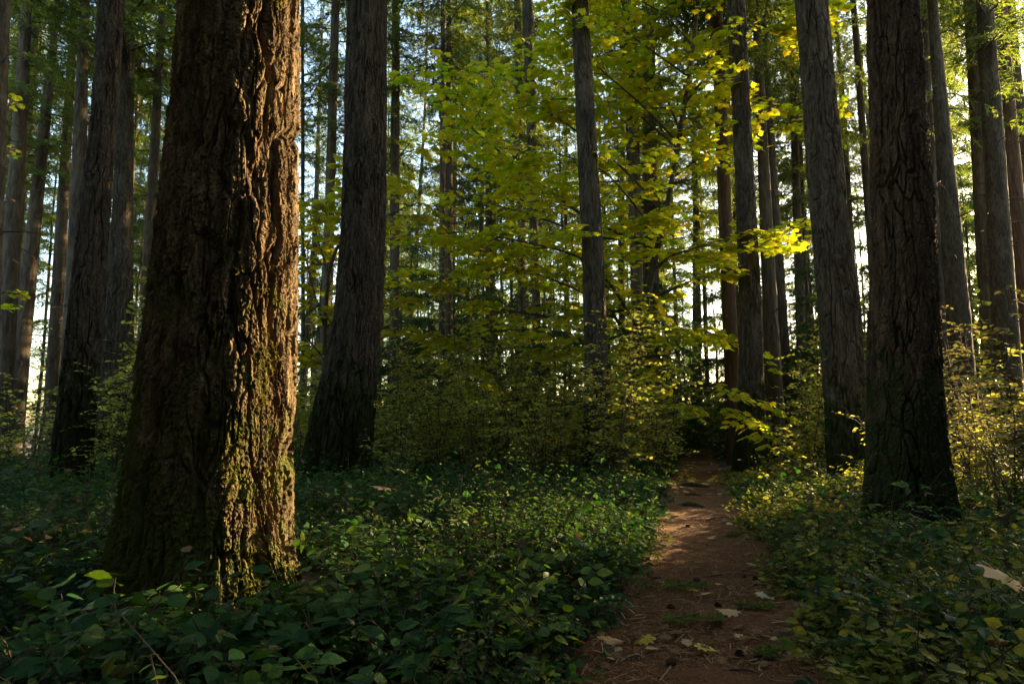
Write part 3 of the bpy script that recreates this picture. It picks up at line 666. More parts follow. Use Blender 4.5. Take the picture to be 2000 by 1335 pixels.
OVFV = np.array([[0, 0, 0]] + [[x, sg * y, .03 * y / .25 - .13 * max(0, x - .35) ** 1.5 - (.02 if sg == 0 else 0)] for x, y in _st for sg in (1, 0, -1)] + [[1.04, 0, -.12]])
OVFP = [np.array([[0, 2, 1], [0, 3, 2], [10, 11, 13], [11, 12, 13]]), np.array([[a, a + 1, a + 4, a + 3] for k in range(3) for a in (1 + 3 * k, 2 + 3 * k)])]
rngM = np.random.default_rng(77)

def maple_tree(name, label, limbs, D, mat, leaf=(0.13, 0.23), sub_step=0.54, sub_len=(0.5, 1.9), seed=5, one_wood=False):
    """limbs: list of (pixel polyline with depth offsets, radius at its start, radius at its end)"""
    rng = np.random.default_rng(seed); g = Geo(); LP, LA, LN, LL = [], [], [], []
    base = None; trunk = Geo()
    def smooth(p, k=6):
        p = np.asarray(p); t = np.arange(len(p)); tt = np.linspace(0, len(p) - 1, (len(p) - 1) * k + 1)
        q = np.stack([np.interp(tt, t, p[:, i]) for i in range(3)], 1)
        for _ in range(4): q[1:-1] = (q[:-2] + 2 * q[1:-1] + q[2:]) / 4
        return q
    for li, (poly, r0, r1) in enumerate(limbs):
        P = smooth([at(x, y, D + dz) for x, y, dz in poly])
        if li == 0:
            base = P[0].copy(); base[2] = terr1(base); P[0] = base - (0, 0, 0.1)
        (trunk if li == 0 else g).tube(P, np.linspace(r0 * 1.35, r1 * 1.2, len(P)), 8, 0)
        seg = np.linalg.norm(np.diff(P, axis=0), axis=1); S = np.concatenate([[0], np.cumsum(seg)])
        start = 0.4 if li == 0 else 0.08
        for s in np.arange(start * S[-1], S[-1], sub_step * (1.5 if li == 0 else 1)):
            p0 = np.array([np.interp(s, S, P[:, i]) for i in range(3)])
            tg = np.array([np.interp(min(s + .2, S[-1]), S, P[:, i]) for i in range(3)]) - p0; tg /= np.linalg.norm(tg) + 1e-6
            for _ in range(rng.integers(1, 3)):
                a = rng.uniform(0, 2 * np.pi); dv = np.array([math.cos(a), math.sin(a), rng.uniform(-.08, .16)]) + tg * 0.6; dv /= np.linalg.norm(dv)
                L = rng.uniform(*sub_len); ss = np.linspace(0, 1, 6)[:, None]
                Q = p0 + dv * L * ss + np.array([0, 0, -1.0]) * (0.13 * L * ss ** 2) + np.concatenate([np.zeros((1, 3)), rng.normal(0, .025, (5, 3))])
                g.tube(Q, np.linspace(.012, .004, 6), 4, 0)
                side = np.array([-dv[1], dv[0], 0]); side /= np.linalg.norm(side) + 1e-6
                twigs = [(Q[-1] * .3 + Q[-2] * .7, dv * .45 * L, True)]
                for f in np.arange(.3, 1.0, .25):
                    for sg in (-1, 1):
                        if rng.uniform() < .75:
                            twigs.append((np.array([np.interp(f, ss[:, 0], Q[:, i]) for i in range(3)]), (dv * .6 + side * sg * .8) * L * .45 * rng.uniform(.6, 1.2), False))
                for b0, tv_, _e in twigs:
                    tl = np.linalg.norm(tv_); n = max(2, int(tl / 0.10)); f = (np.arange(n) + .7) / n
                    T = b0 + tv_ * f[:, None] + np.array([0, 0, -1.0]) * (0.25 * tl * f ** 2)[:, None]
                    g.tube(np.stack([b0, T[n // 2], T[-1]]), [.005, .004, .002], 3, 0)
                    td = tv_ / (tl + 1e-6); sdd = np.array([-td[1], td[0], 0]); sdd /= np.linalg.norm(sdd) + 1e-6
                    for sg in (-1, 1):
                        ok = rng.uniform(0, 1, n) < .8; m = ok.sum()
                        if not m: continue
                        ax = td * .5 + sdd * sg * rng.uniform(.4, 1.1, (m, 1)) + np.array([0, 0, -1.0]) * rng.uniform(.05, .5, (m, 1))
                        LP.append(T[ok] + ax * .05 + rng.normal(0, .03, (m, 3))); LA.append(ax)
                        LN.append(np.array([0, 0, 1.0]) + rng.normal(0, .30, (m, 3))); LL.append(rng.uniform(*leaf, m))
    LP, LA, LN, LL = map(np.concatenate, (LP, LA, LN, LL))
    fg = Geo(); fg.inst(MLV, MLP, LP - base, LA, LN, LL, 0)
    root = empty(name, base, label, 'tree', 'maples in autumn colour')
    if one_wood: g.P = [p + trunk.n for p in g.P]; trunk.V += g.V; trunk.P += g.P; trunk.M += g.M
    for G_ in (trunk, g): G_.V = [v - base for v in G_.V]
    link('trunk', trunk.mesh('trunk', [M['maple_wood']]), root)
    if not one_wood: link('branches', g.mesh('branches', [M['maple_wood']]), root)
    link('crown', fg.mesh('crown', [mat], smooth=False), root)
    print(label, 'leaves', len(LP))

maple_tree('maple_tree', 'large maple with yellow-green leaves and a slanting stem left of the path end', [
    ([(1215, 880, 0), (1246, 645, 0), (1264, 580, 0), (1283, 485, .1), (1294, 457, .1), (1325, 280, .2), (1350, 123, .2), (1368, -40, .2), (1376, -190, .2)], .085, .03),
    ([(1246, 650, 0), (1200, 560, -.3), (1136, 503, -.6), (1090, 487, -.8), (967, 460, -1.2), (880, 452, -1.5)], .035, .008),
    ([(1240, 680, 0), (1190, 600, .3), (1125, 564, .5), (1023, 524, .8), (940, 520, 1)], .035, .008),
    ([(1280, 490, 0), (1132, 419, -.3), (1040, 345, -.5), (960, 285, -.8), (893, 225, -1.0), (880, 140, -1.1)], .035, .008),
    ([(1264, 585, 0), (1300, 570, -.2), (1347, 550, -.4), (1440, 510, -.7), (1500, 470, -1)], .035, .008),
    ([(1273, 531, 0), (1308, 500, -.1), (1347, 487, .1), (1430, 465, .6), (1478, 450, .8)], .03, .006),
    ([(1325, 280, .1), (1260, 210, -.2), (1167, 130, -.8), (1080, 60, -1.2)], .025, .006),
    ([(1300, 420, .1), (1220, 330, .5), (1120, 250, .9), (1010, 180, 1.4), (930, 170, 1.6)], .028, .006),
    ([(1340, 200, .2), (1400, 120, -.2), (1480, 60, -.6), (1560, 30, -1)], .025, .006),
    ([(1310, 350, .1), (1390, 290, .6), (1480, 250, 1.2), (1560, 230, 1.6)], .025, .006),
    ([(1355, 90, .2), (1290, 20, .5), (1200, -20, .8), (1120, -30, 1)], .02, .006),
    ([(1235, 700, 0), (1300, 690, -.5), (1370, 740, -1.1), (1390, 800, -1.4)], .022, .005),
    ([(1250, 640, 0), (1310, 640, .3), (1400, 650, .6), (1440, 690, .8)], .022, .005),
    ([(1225, 800, 0), (1200, 720, .3), (1130, 680, .6), (1040, 680, .9), (980, 700, 1)], .022, .005),
    ([(1290, 470, 0), (1240, 400, -.9), (1180, 330, -1.5), (1090, 300, -2)], .025, .006),
    ([(1230, 720, 0), (1280, 760, -.6), (1330, 800, -1)], .02, .005),
    ([(1330, 260, .2), (1290, 160, 1), (1220, 90, 1.6), (1130, 120, 2)], .022, .006),
    ([(1262, 600, 0), (1180, 610, .3), (1080, 620, .6), (950, 600, .9), (850, 560, 1.1), (775, 515, 1.2)], .03, .005),
    ([(1325, 290, .1), (1220, 200, .5), (1080, 190, .9), (960, 230, 1.2), (870, 275, 1.3)], .026, .005),
    ([(1290, 460, 0), (1180, 470, .8), (1040, 420, 1.3), (930, 390, 1.6), (850, 400, 1.8)], .026, .005),
    ([(1246, 640, 0), (1150, 680, -.2), (1040, 640, 0), (940, 650, .2), (880, 690, .3)], .024, .005),
    ([(1345, 150, .2), (1260, 90, -.3), (1180, 30, -.5), (1090, 10, -.6)], .02, .005),
], 14.4, M['maple'], seed=5)
maple_tree('maple_tree', 'golden maple between the sunlit giant and the swelling-footed conifer', [
    ([(640, 880, 0), (632, 700, 0), (640, 520, 0), (690, 420, 0), (760, 330, .2), (800, 280, .3)], .05, .012),
    ([(634, 640, 0), (610, 560, -.3), (590, 470, -.5), (585, 400, -.6)], .022, .006),
    ([(640, 530, 0), (615, 450, .2), (610, 380, .3)], .02, .006),
    ([(670, 450, 0), (740, 430, -.3), (810, 395, -.6), (840, 400, -.8)], .02, .006),
    ([(634, 640, 0), (700, 600, .3), (770, 560, .5), (830, 560, .8)], .02, .006),
    ([(632, 700, 0), (600, 660, -.2), (580, 620, -.4)], .018, .005),
    ([(633, 740, 0), (700, 680, .2), (790, 640, .4), (860, 650, .5)], .018, .005),
], 14.2, M['maple_gold'], leaf=(.15, .23), seed=9)
maple_tree('maple_tree', 'small maple sprig of yellow-green leaves against the left border', [
    ([(-60, 880, 0), (-40, 600, 0), (-10, 420, 0), (10, 230, 0), (22, 190, 0)], .04, .01),
    ([(-35, 600, 0), (20, 560, -.2), (55, 585, -.3)], .012, .005),
], 12.5, M['maple'], leaf=(.09, .15), sub_len=(.25, .45), sub_step=.8, seed=15, one_wood=True)

# ------------------------------------------------------------------ shrubs
def shrub(label, px, D, h, wid, n, mat, leaf, seed, name='shrub', group='yellowing understorey shrubs', lean=0.0):
    rng = np.random.default_rng(seed); st = Geo(); LP, LA, LN, LL = [], [], [], []
    x0 = (px - 1000) / F * D; z0 = terr1((x0, D))
    for i in range(n):
        a = rng.uniform(0, 2 * np.pi); L = h * rng.choice([rng.uniform(.3, .8), rng.uniform(.7, 1.35)]); sp = wid * rng.uniform(.1, 1.15)
        s = np.linspace(0, 1, 9)[:, None]; d = np.array([math.cos(a) + lean, math.sin(a), 0])
        b0 = d * rng.uniform(0, .18 * wid)
        P = b0 + d * sp * s ** 1.6 + np.array([0, 0, 1.0]) * L * (s - .12 * s ** 3) + np.concatenate([np.zeros((1, 3)), rng.normal(0, .025, (8, 3))])
        st.tube(P, np.linspace(.011, .003, 9), 4, 0)
        for f in np.concatenate([np.linspace(.22, .98, int(L * 9))]):
            p0 = np.array([np.interp(f, s[:, 0], P[:, k]) for k in range(3)])
            a2 = rng.uniform(0, 2 * np.pi); tl = rng.uniform(.15, .55) * (1.15 - .6 * f) * min(1.3, h / 1.6)
            dv = np.array([math.cos(a2), math.sin(a2), rng.uniform(-.1, .6)]); m = max(3, int(tl / .042)); ff = (np.arange(m) + 1) / m
            T = p0 + dv * (tl * ff)[:, None] + np.array([0, 0, -1.0]) * (.25 * tl * ff ** 2)[:, None]
            st.tube(np.stack([p0, T[m // 2], T[-1]]), [.004, .003, .0015], 3, 0)
            sdd = np.array([-dv[1], dv[0], 0]); sg = np.where(np.arange(m) % 2, 1, -1)[:, None]
            ax = dv * .6 + sdd * sg * rng.uniform(.4, 1.1, (m, 1)) + np.array([0, 0, 1.0]) * rng.uniform(-.5, .2, (m, 1))
            keep = rng.uniform(0, 1, m) < .85
            LP.append((T + ax * .012)[keep]); LA.append(ax[keep]); LN.append((np.array([0, 0, 1.0]) + rng.normal(0, .5, (m, 3)))[keep]); LL.append((leaf * rng.uniform(.6, 1.3, m))[keep])
    LP, LA, LN, LL = map(np.concatenate, (LP, LA, LN, LL))
    fg = Geo(); fg.inst(OVV, OVP, LP, LA, LN, LL, 0, wid=1.5)
    root = empty(name, (x0, D, z0), label, 'shrub', group)
    link('branches', st.mesh('branches', [M['twig']]), root); link('foliage', fg.mesh('foliage', [mat], smooth=False), root)
    return len(LP)
SL = 'shrub_leaf'; SP = 'shrub_pale'
SHR = [
 ('knee-high bush added just behind the darkest trunk to shade the path', 1768, 9.0, 1.25, .8, 34, SL, .05),  # added to block low sun from the path
 ('low green bush in front of the leaning fissured trunk', 1634, 8.9, .5, .6, 16, SL, .05),  # stands here as a low sun block for the path
 ('tall wispy sapling rising between the close pair of trunks and the double trunk', 915, 13.0, 3.3, .8, 6, SL, .06),
 ('tall wispy sapling just left of the grey trunk in the maple', 1085, 12.8, 3.4, .9, 6, SL, .06),
 ('tall wispy sapling right of the swelling-footed conifer', 785, 13.6, 3.2, .8, 6, SL, .06),
 ('tall wispy sapling in front of the close pair of trunks', 858, 11.8, 2.8, .7, 5, SL, .055),
 ('tall wispy sapling under the middle of the yellow maple', 1005, 12.2, 3.0, .8, 5, SL, .055),
 ('tall wispy sapling right of the slanting maple stem', 1300, 15.0, 3.2, .9, 5, SL, .06),
 ('bush closing the view beyond the end of the path', 1352, 27.0, 1.9, 1.5, 14, SL, .08),
 ('bush behind the cedar trunk beyond the end of the path', 1405, 20.0, 2.4, 1.4, 14, SL, .08),
 ('waist-high bush hidden in the shade behind the darkest trunk', 1779, 10.25, 1.25, .9, 26, SL, .055),  # put in behind the trunk against the sun streak on the path
 ('low bush close to the right of the darkest trunk in front of the pale shrubs', 1893, 9.15, .95, .7, 22, SL, .05),  # added to cut off the rest of that sun streak
 ('bush left of the path end under drooping maple leaves', 1270, 17.5, 1.8, 1.1, 13, SL, .07),
 ('leafy shrub in the sunbeam right behind the darkest trunk', 1856, 10.8, 1.35, 1.1, 20, SL, .055),  # height and density set to block the beam near the ground
 ('low shrub in the gap between the leaning fissured and the darkest trunk', 1745, 13.0, 1.2, .7, 10, SL, .055),
 ('tall loose shrub under the left maple branches beside the close pair of trunks', 890, 14.0, 2.3, 1.2, 15, SL, .07),
 ('shadowy shrub between the swelling-footed conifer and the close pair of trunks', 800, 15.5, 2.2, 1.2, 14, SL, .07),
 ('shrub behind the tangled one in the middle of the understorey', 1000, 16.0, 2.3, 1.3, 15, SL, .075),
 ('shrub in the dark under the slanting maple stem', 1235, 15.0, 2.0, 1.2, 14, SL, .07),
 ('yellowish thicket right of the path end beside the cedar trunk', 1440, 19.0, 1.8, 1.2, 12, SL, .075),
 ('shrub far back left of the close pair of trunks', 845, 20.0, 2.4, 1.6, 14, SL, .09),
 ('shrub far back below the double trunk', 1040, 21.0, 2.5, 1.7, 14, SL, .09),
 ('shrub far back right of the double trunk', 1130, 19.5, 2.4, 1.6, 14, SL, .09),
 ('shrub far back behind the cedar trunk', 1480, 20.0, 2.3, 1.6, 13, SL, .09),
 ('shrub far back to the right of the flared grey trunk', 1640, 19.0, 2.3, 1.5, 13, SL, .085),
 ('shrub far back at the right behind the pale shrubs', 1900, 14.0, 2.2, 1.4, 14, SP, .075),
 ('low thicket between the tapering trunk and the smooth grey trunk', 175, 14.5, 1.3, .9, 10, SL, .065),
 ('olive-yellow shrub in front of the grey trunk in the maple, reaching up its bark', 1195, 10.8, 2.1, 1.0, 16, SL, .062),
 ('wide yellowing shrub left of the grey trunk in the maple', 1060, 11.2, 1.75, 1.1, 16, SL, .06),
 ('tangled yellow-green shrub at the middle of the understorey', 950, 11.6, 1.7, 1.1, 15, SL, .056),
 ('dim shrub right of the swelling-footed conifer with arching thin stems', 830, 12.4, 1.9, 1.0, 13, SL, .056),
 ('low shrub growing near the foot of the swelling-footed conifer', 775, 10.8, 1.1, .7, 10, SL, .05),
 ('shrub with golden leaves to the left of the path end', 1275, 12.0, 1.5, .8, 11, SL, .06),
 ('bushy shrub behind the others under the maple', 1120, 14.6, 2.3, 1.2, 16, SL, .07),
 ('shrub in the gap between the slender rim-lit and the leaning fissured trunk', 1570, 12.4, 1.7, .9, 14, SL, .06),
 ('smaller shrub in the shade behind the leaning fissured trunk', 1540, 16.0, 2.0, 1.1, 14, SL, .07),
 ('tall pale yellow shrub at the right border with big loose leaves', 1960, 7.4, 2.25, 1.0, 15, SP, .068),
 ('pale brownish yellow shrub right beside the darkest trunk', 1885, 8.6, 1.8, .85, 14, SP, .06),
 ('dense yellow-green shrub low at the right border', 1990, 9.0, 1.35, .9, 13, SL, .055),
 ('leafy shrub climbing in front of the smooth dark grey trunk on the left', 232, 10.6, 1.7, .45, 9, SL, .055),
 ('thin twiggy shrub before the white sky gap at the far left', 70, 11.5, 1.5, 1.0, 13, SP, .055),
 ('small shrub near the left border below the slanting trunk', 15, 13.0, 1.6, .9, 11, SL, .06),
 ('shaded shrub seen between the sunlit giant and the swelling-footed conifer', 605, 13.4, 2.0, .8, 12, SL, .06),
 ('low shrub right of the path end behind the slender rim-lit trunk', 1425, 17.5, 1.0, 1.2, 13, SL, .07),
 ('shrub by the bend where the path vanishes', 1295, 20.5, 1.2, 1.2, 13, SL, .075),
]
for i, s in enumerate(SHR): shrub(s[0], s[1], s[2], s[3] * (.85 + .65 * ((i * 7) % 5) / 4), s[4] * 1.15, int(s[5] * (.8 if s[6] == SP else 1.0)), M[s[6]], s[7] * (1.05 if s[6] == SP else 1.35), 400 + i)

BUSH = [o for o in bpy.data.objects if o.type == 'EMPTY' and o.name.startswith('shrub')]
BUSH = [b for b in BUSH if 'far back' in b['label']][:4]
tries = nb_ = 0; BP = []
while nb_ < 44 and tries < 5000:
    tries += 1
    y = rngT.uniform(15, 34); x = rngT.uniform(-0.85, 0.85) * y; px = 1000 + F * x / y
    if path_dist(np.array([[x, y]]))[0] < 1.3 or 30 < px < 140 or min([math.hypot(x - q[0], y - q[1]) for q in BP] + [99]) < 1.9: continue
    if PG - 1.6 < float(np.dot(PERP, (x, y))) < PG + 2 and y < 22: continue
    BP.append((x, y)); src = BUSH[nb_ % len(BUSH)]; nb_ += 1
    r_ = src.copy(); COL.objects.link(r_); r_.location = (x, y, terr1((x, y))); r_.rotation_euler = (0, 0, rngT.uniform(0, 6.28)); k = rngT.uniform(.75, 1.25); r_.scale = (k, k, k * rngT.uniform(.9, 1.15))
    r_['group'] = 'distant understorey shrubs'
    r_['label'] = 'dim distant shrub in the understorey ' + ('left of the sunlit giant' if px < 330 else 'between the sunlit giant and the close pair of trunks' if px < 860 else 'under the yellow maple' if px < 1440 else 'between the slender rim-lit and the darkest trunk' if px < 1740 else 'right of the darkest trunk')
    for ch in src.children:
        c_ = ch.copy(); COL.objects.link(c_); c_.parent = r_
# ------------------------------------------------------------------ ground cover
def clear_of_trunks(X, m=0.0):
    ok = np.ones(len(X), bool)
    for x, y, r in TRUNKS: ok &= (X[:, 0] - x) ** 2 + (X[:, 1] - y) ** 2 > (r * 0.97 + m) ** 2
    return ok
def cover(name, label, mat, n_list, leaf, hgt, seed, mask, tpl=None, wid=(1.3, 2.0), stems=True, per=(7, 13), mats2=None):
    rng = np.random.default_rng(seed); g = Geo()
    for (r0, r1, cnt, ls) in n_list:
        tall = 0.15
        r = np.sqrt(rng.uniform(r0 ** 2, r1 ** 2, cnt)); a = rng.uniform(-0.86, 0.86, cnt) if r0 > 2.5 else rng.uniform(-1.0, 1.0, cnt)
        X = np.stack([r * np.sin(a), r * np.cos(a)], 1)
        keep = mask(X, rng) & clear_of_trunks(X, 0.02); X = X[keep]; n = len(X)
        if not n: continue
        hh = hgt * (0.35 + 0.65 * rng.uniform(0, 1, n)) * (1 + 0.75 * vnoise(np.stack([X[:, 0] * 1.3, X[:, 1] * 1.3, X[:, 0] * 0], 1), seed))
        hh *= np.where(rng.uniform(0, 1, n) < tall, 1.95, 1.0)
        hh *= np.clip(0.45 + path_dist(X) * 1.1, 0.35, 1)
        for tx, ty, tr in TRUNKS[1:8]: hh *= np.clip(.45 + .8 * (np.hypot(X[:, 0] - tx, X[:, 1] - ty) - tr), .45, 1)
        gx, gy = giant.location.x + .2, giant.location.y - .5
        hh *= np.clip(0.30 + 0.75 * (np.hypot(X[:, 0] - gx, X[:, 1] - gy) - 0.45), 0.34, 1)
        Z = terrain(X[:, 0], X[:, 1]); m = rng.integers(per[0], per[1], n); idx = np.repeat(np.arange(n), m); k = len(idx)
        az = rng.uniform(0, 2 * np.pi, n); arch = rng.uniform(.15, .75, n) * hh
        f = np.concatenate([(np.arange(q) + 1) / q for q in m])
        B = np.stack([X[:, 0], X[:, 1], Z], 1); dh = np.stack([np.cos(az), np.sin(az), az * 0], 1)
        def stem(i, t): return B[i] + dh[i] * (arch[i] * t ** 1.7 * 1.2)[:, None] + np.array([0, 0, 1.0]) * (hh[i] * (t - .18 * t ** 3))[:, None]
        p = stem(idx, f); sgn = np.where(rng.integers(0, 2, k), 1, -1); aa = az[idx] + sgn * rng.uniform(.3, 1.5, k)
        ax = np.stack([np.cos(aa), np.sin(aa), rng.uniform(-.45, .35, k)], 1)
        L = leaf * ls * rng.uniform(.45, 1.35, k) * (0.75 + 0.4 * f)
        p += ax * .02
        g.inst(*(tpl or ((OVFV, OVFP) if r0 < 8 and leaf > .06 else (OVV, OVP))), p, ax, np.array([0, 0, 1.0]) + rng.normal(0, .42, (k, 3)), L, 0, wid=rng.uniform(*wid, k))
        if stems and r0 < 8:
            t3 = np.linspace(0, 1, 4); S = np.stack([stem(np.arange(n), np.full(n, t)) for t in t3], 1)   # n,4,3
            o = np.stack([-dh[:, 1], dh[:, 0], dh[:, 2]], 1) * .0022; u = np.array([0, 0, .0022])
            for vec in (o, np.broadcast_to(dh * .0022, o.shape)):
                V = np.concatenate([S - vec[:, None], S + vec[:, None]], 1); bi = (np.arange(n) * 8)[:, None, None]
                q = np.array([[0, 1, 5, 4], [1, 2, 6, 5], [2, 3, 7, 6]])[None] + bi
                g.add(V.reshape(-1, 3), [q.reshape(-1, 4)], 1)
    o = link(name, g.mesh(name, [mat, M['twig']], smooth=False)); tag(o, label, 'ground cover', kind='stuff')
    print(name, g.n)

def right_side(X):                      # 1 on the right of the path
    i = np.argmin(((X[:, None] - PCD[None]) ** 2).sum(2), 1); return X[:, 0] > PCD[i, 0]
def m_salal(X, rng):
    d = path_dist(X); nz = vnoise(np.stack([X[:, 0] * 1.1, X[:, 1] * 1.1, X[:, 0] * 0], 1), 31)
    rs = right_side(X)
    p = np.where(rs, 0.08 + 0.5 * (nz > 0.32) + 0.25 * (d > 3.0), 1.0)
    return (d > 0.03 + 0.10 * rng.uniform(0, 1, len(X))) & (rng.uniform(0, 1, len(X)) < p)
def m_berry(X, rng):
    d = path_dist(X); rs = right_side(X); nz = vnoise(np.stack([X[:, 0] * 1.3, X[:, 1] * 1.3, X[:, 0] * 0], 1), 37)
    return (d > -0.02) & rs & (rng.uniform(0, 1, len(X)) < np.clip(1.25 - d * .25 + 0.5 * nz, 0.05, 1))
cover('salal_undergrowth', 'dark green glossy leaved undergrowth carpeting the forest floor', M['salal'],
      [(1.7, 4.2, 1500, 1.0), (4.2, 8, 4200, 1.0), (8, 14, 5200, 1.1), (14, 26, 6500, 1.6), (26, 60, 3500, 3.2)], 0.066, 0.33, 501, m_salal, wid=(1.2, 1.75))
def trifoliate():
    one = np.array([[0, 0, 0], [.16, .20, .03], [.40, .25, .03], [.62, .17, .01], [1, 0, -.14], [.62, -.17, .01], [.40, -.25, .03], [.16, -.20, .03], [.34, 0, -.04], [.66, 0, -.06]])
    P = [[0, 8, 1], [0, 7, 8], [8, 2, 1], [8, 7, 6], [9, 3, 2], [9, 6, 5], [9, 4, 3], [9, 5, 4], [8, 9, 2], [8, 6, 9]]
    V, Q = [], []
    for i, (a, sc, off) in enumerate([(0, .62, .38), (1.15, .50, .25), (-1.15, .50, .25)]):
        c, s_ = math.cos(a), math.sin(a); v = one * sc; V.append(np.stack([off + v[:, 0] * c - v[:, 1] * s_, v[:, 0] * s_ + v[:, 1] * c, v[:, 2] - .05 * (a != 0)], 1)); Q += [[x + 10 * i for x in p] for p in P]
    return np.concatenate(V), [np.array(Q)]
TRI = trifoliate()
M['bramble'] = leaf_mat('bramble', [(0.016, 0.05, 0.018), (0.034, 0.085, 0.026), (0.06, 0.11, 0.03), (0.024, 0.065, 0.025), (0.10, 0.14, 0.036), (0.08, 0.045, 0.027)], 0.35, 0.6, 0.18, (1.5, 1.5, 0.5))
def m_bramble(X, rng):
    d = path_dist(X); nz = vnoise(np.stack([X[:, 0] * .8, X[:, 1] * .8, X[:, 0] * 0], 1), 45)
    return (d > -0.02 + 0.1 * rng.uniform(0, 1, len(X))) & (rng.uniform(0, 1, len(X)) < np.where(right_side(X), .15, .5) + .5 * nz)
cover('bramble_undergrowth', 'trailing three-leaved brambles woven through the dark undergrowth', M['bramble'],
      [(1.7, 4.2, 2300, 1.0), (4.2, 8, 4600, 1.0), (8, 14, 4200, 1.2)], 0.088, 0.38, 504, m_bramble, tpl=TRI, wid=(.9, 1.2), per=(4, 9))
cover('berry_undergrowth', 'fine yellow-green leaved low undergrowth along the right of the path', M['berry_leaf'],
      [(1.7, 4.2, 6500, 1.0), (4.2, 8, 9000, 1.0), (8, 15, 7000, 1.25)], 0.05, 0.26, 502, m_berry, wid=(1.4, 1.9), per=(9, 17))
def m_small(X, rng):
    nz = vnoise(np.stack([X[:, 0] * 1.6, X[:, 1] * 1.6, X[:, 0] * 0], 1), 53)
    return (path_dist(X) > 0.0) & (rng.uniform(0, 1, len(X)) < np.where(right_side(X), .15, .55) + .6 * nz)
M['small_green'] = leaf_mat('small_green', [(0.02, 0.06, 0.02), (0.045, 0.10, 0.03), (0.08, 0.13, 0.035), (0.12, 0.15, 0.04)], 0.4, 0.65, 0.12)
cover('small_leaved_undergrowth', 'fine matte green leaved sprigs filling gaps in the dark undergrowth', M['small_green'],
      [(1.7, 4.2, 3000, 1.0), (4.2, 8, 5500, 1.0), (8, 14, 4500, 1.3)], 0.036, 0.40, 505, m_small, wid=(1.0, 1.5), per=(10, 20))
cover('dead_leaf_litter', 'withered brown leaves hanging among the undergrowth', M['dead_leaf'],
      [(1.7, 6, 420, .8), (6, 12, 800, 1.1)], 0.06, 0.34, 503, lambda X, r: path_dist(X) > -0.05, per=(1, 4), stems=False)

# ------------------------------------------------------------------ fallen leaves, twigs, sprigs
rngF = np.random.default_rng(91)
def leaf_proto(mat):
    v = MLV.copy(); v[:, 2] = v[:, 2] * 0.5 + 0.04
    g = Geo(); v2 = v - (.3, 0, 0); g.add(v2, MLP, 0)
    g.tube(np.array([[-.3, 0, .04], [-.5, .03, .05], [-.72, .02, .02]]), [.018, .014, .012], 4, 0)
    return g.mesh('fallen_leaf', [mat], smooth=False)
LPROTO = {k: leaf_proto(M[k]) for k in ('fall_yellow', 'fall_tan', 'fall_pale', 'dead_leaf')}
def fallen(px, py, size, kind, lab, group=None, dz=0.0):
    p = on_ground(px, py); p[2] = terr1(p) + 0.072 + dz
    o = link('fallen_leaf', LPROTO[kind], None, p); o.scale = (size,) * 3
    o.rotation_euler = (rngF.normal(0, .16), rngF.normal(0, .16), rngF.uniform(0, 6.28)); tag(o, lab, 'leaf', group)
FL = 'fallen maple leaves'
for a in [(1495, 1183, .13, 'fall_pale', 'pale cream maple leaf lying at the right edge of the path'), (1375, 1291, .11, 'fall_yellow', 'bright yellow maple leaf nearest the viewer in the middle of the path'),
          (1428, 1219, .14, 'fall_tan', 'pinkish tan maple leaf flat on the path between the cream and the bright yellow one'), (1352, 1170, .09, 'fall_yellow', 'small orange-yellow leaf beside the green sprig on the path'),
          (1262, 1275, .12, 'fall_yellow', 'yellow maple leaf at the left edge of the near path'), (1192, 1280, .15, 'fall_tan', 'curled tan maple leaf under the plants left of the near path'),
          (1404, 1160, .05, 'fall_yellow', 'tiny yellow leaf alone in the middle of the path'), (1570, 1302, .17, 'fall_tan', 'brown curled leaf at the lower right path edge'),
          (1300, 1270, .07, 'dead_leaf', 'grey brown shrivelled leaf near the left of the path'), (1475, 1120, .12, 'fall_tan', 'tan leaf on the right path edge near the yellow-green plants'),
          (1390, 1062, .10, 'fall_tan', 'light tan leaf farther up the path'), (1425, 1035, .08, 'fall_pale', 'small pale leaf beyond the light tan leaf'),
          (1320, 1300, .06, 'dead_leaf', 'dark crumpled leaf at the near path')]: fallen(*a, FL)
for a in [(1617, 1062, .19, 'fall_yellow', 'large yellow maple leaf caught upright on plants left of the darkest trunk', FL, .22), (745, 1030, .24, 'fall_tan', 'big tan maple leaf resting on the dark undergrowth right of the sunlit giant', FL, .28),
          (1968, 1275, .24, 'fall_tan', 'big tan maple leaf on plants at the lower right border', FL, .22), (1512, 1075, .15, 'fall_yellow', 'orange-yellow leaf standing in the low yellow-green plants', FL, .14),
          (1492, 965, .16, 'fall_yellow', 'yellow leaf in the plants near the slender rim-lit trunk', FL, .2)]: fallen(*a)
for i in range(60):
    t = rngF.uniform(0, 1); y = 907 + 68 * t ** 1.3; xl = np.interp(y, [905, 945, 985], [1338, 1320, 1311]); xr = np.interp(y, [905, 945, 985], [1392, 1400, 1418])
    fallen(rngF.uniform(xl, xr), y, rngF.uniform(.09, .17), 'fall_yellow' if rngF.uniform() < .7 else 'fall_tan', 'small yellow leaf among the many scattered on the far end of the path', 'leaves strewn on the far path')
for i in range(70):
    y = rngF.uniform(990, 1330); xl = np.interp(y, [985, 1050, 1150, 1235, 1335], [1311, 1300, 1262, 1225, 1175]); xr = np.interp(y, [985, 1050, 1150, 1235, 1335], [1418, 1452, 1500, 1545, 1600])
    fallen(rngF.uniform(xl, xr) if i % 3 else (xl + 25 if i % 2 else xr - 25) + rngF.normal(0, 22), y, rngF.uniform(.035, .085), 'dead_leaf' if rngF.uniform() < .6 else 'fall_tan', 'tiny dull leaf scrap among the many on the near path', 'leaf scraps on the near path')

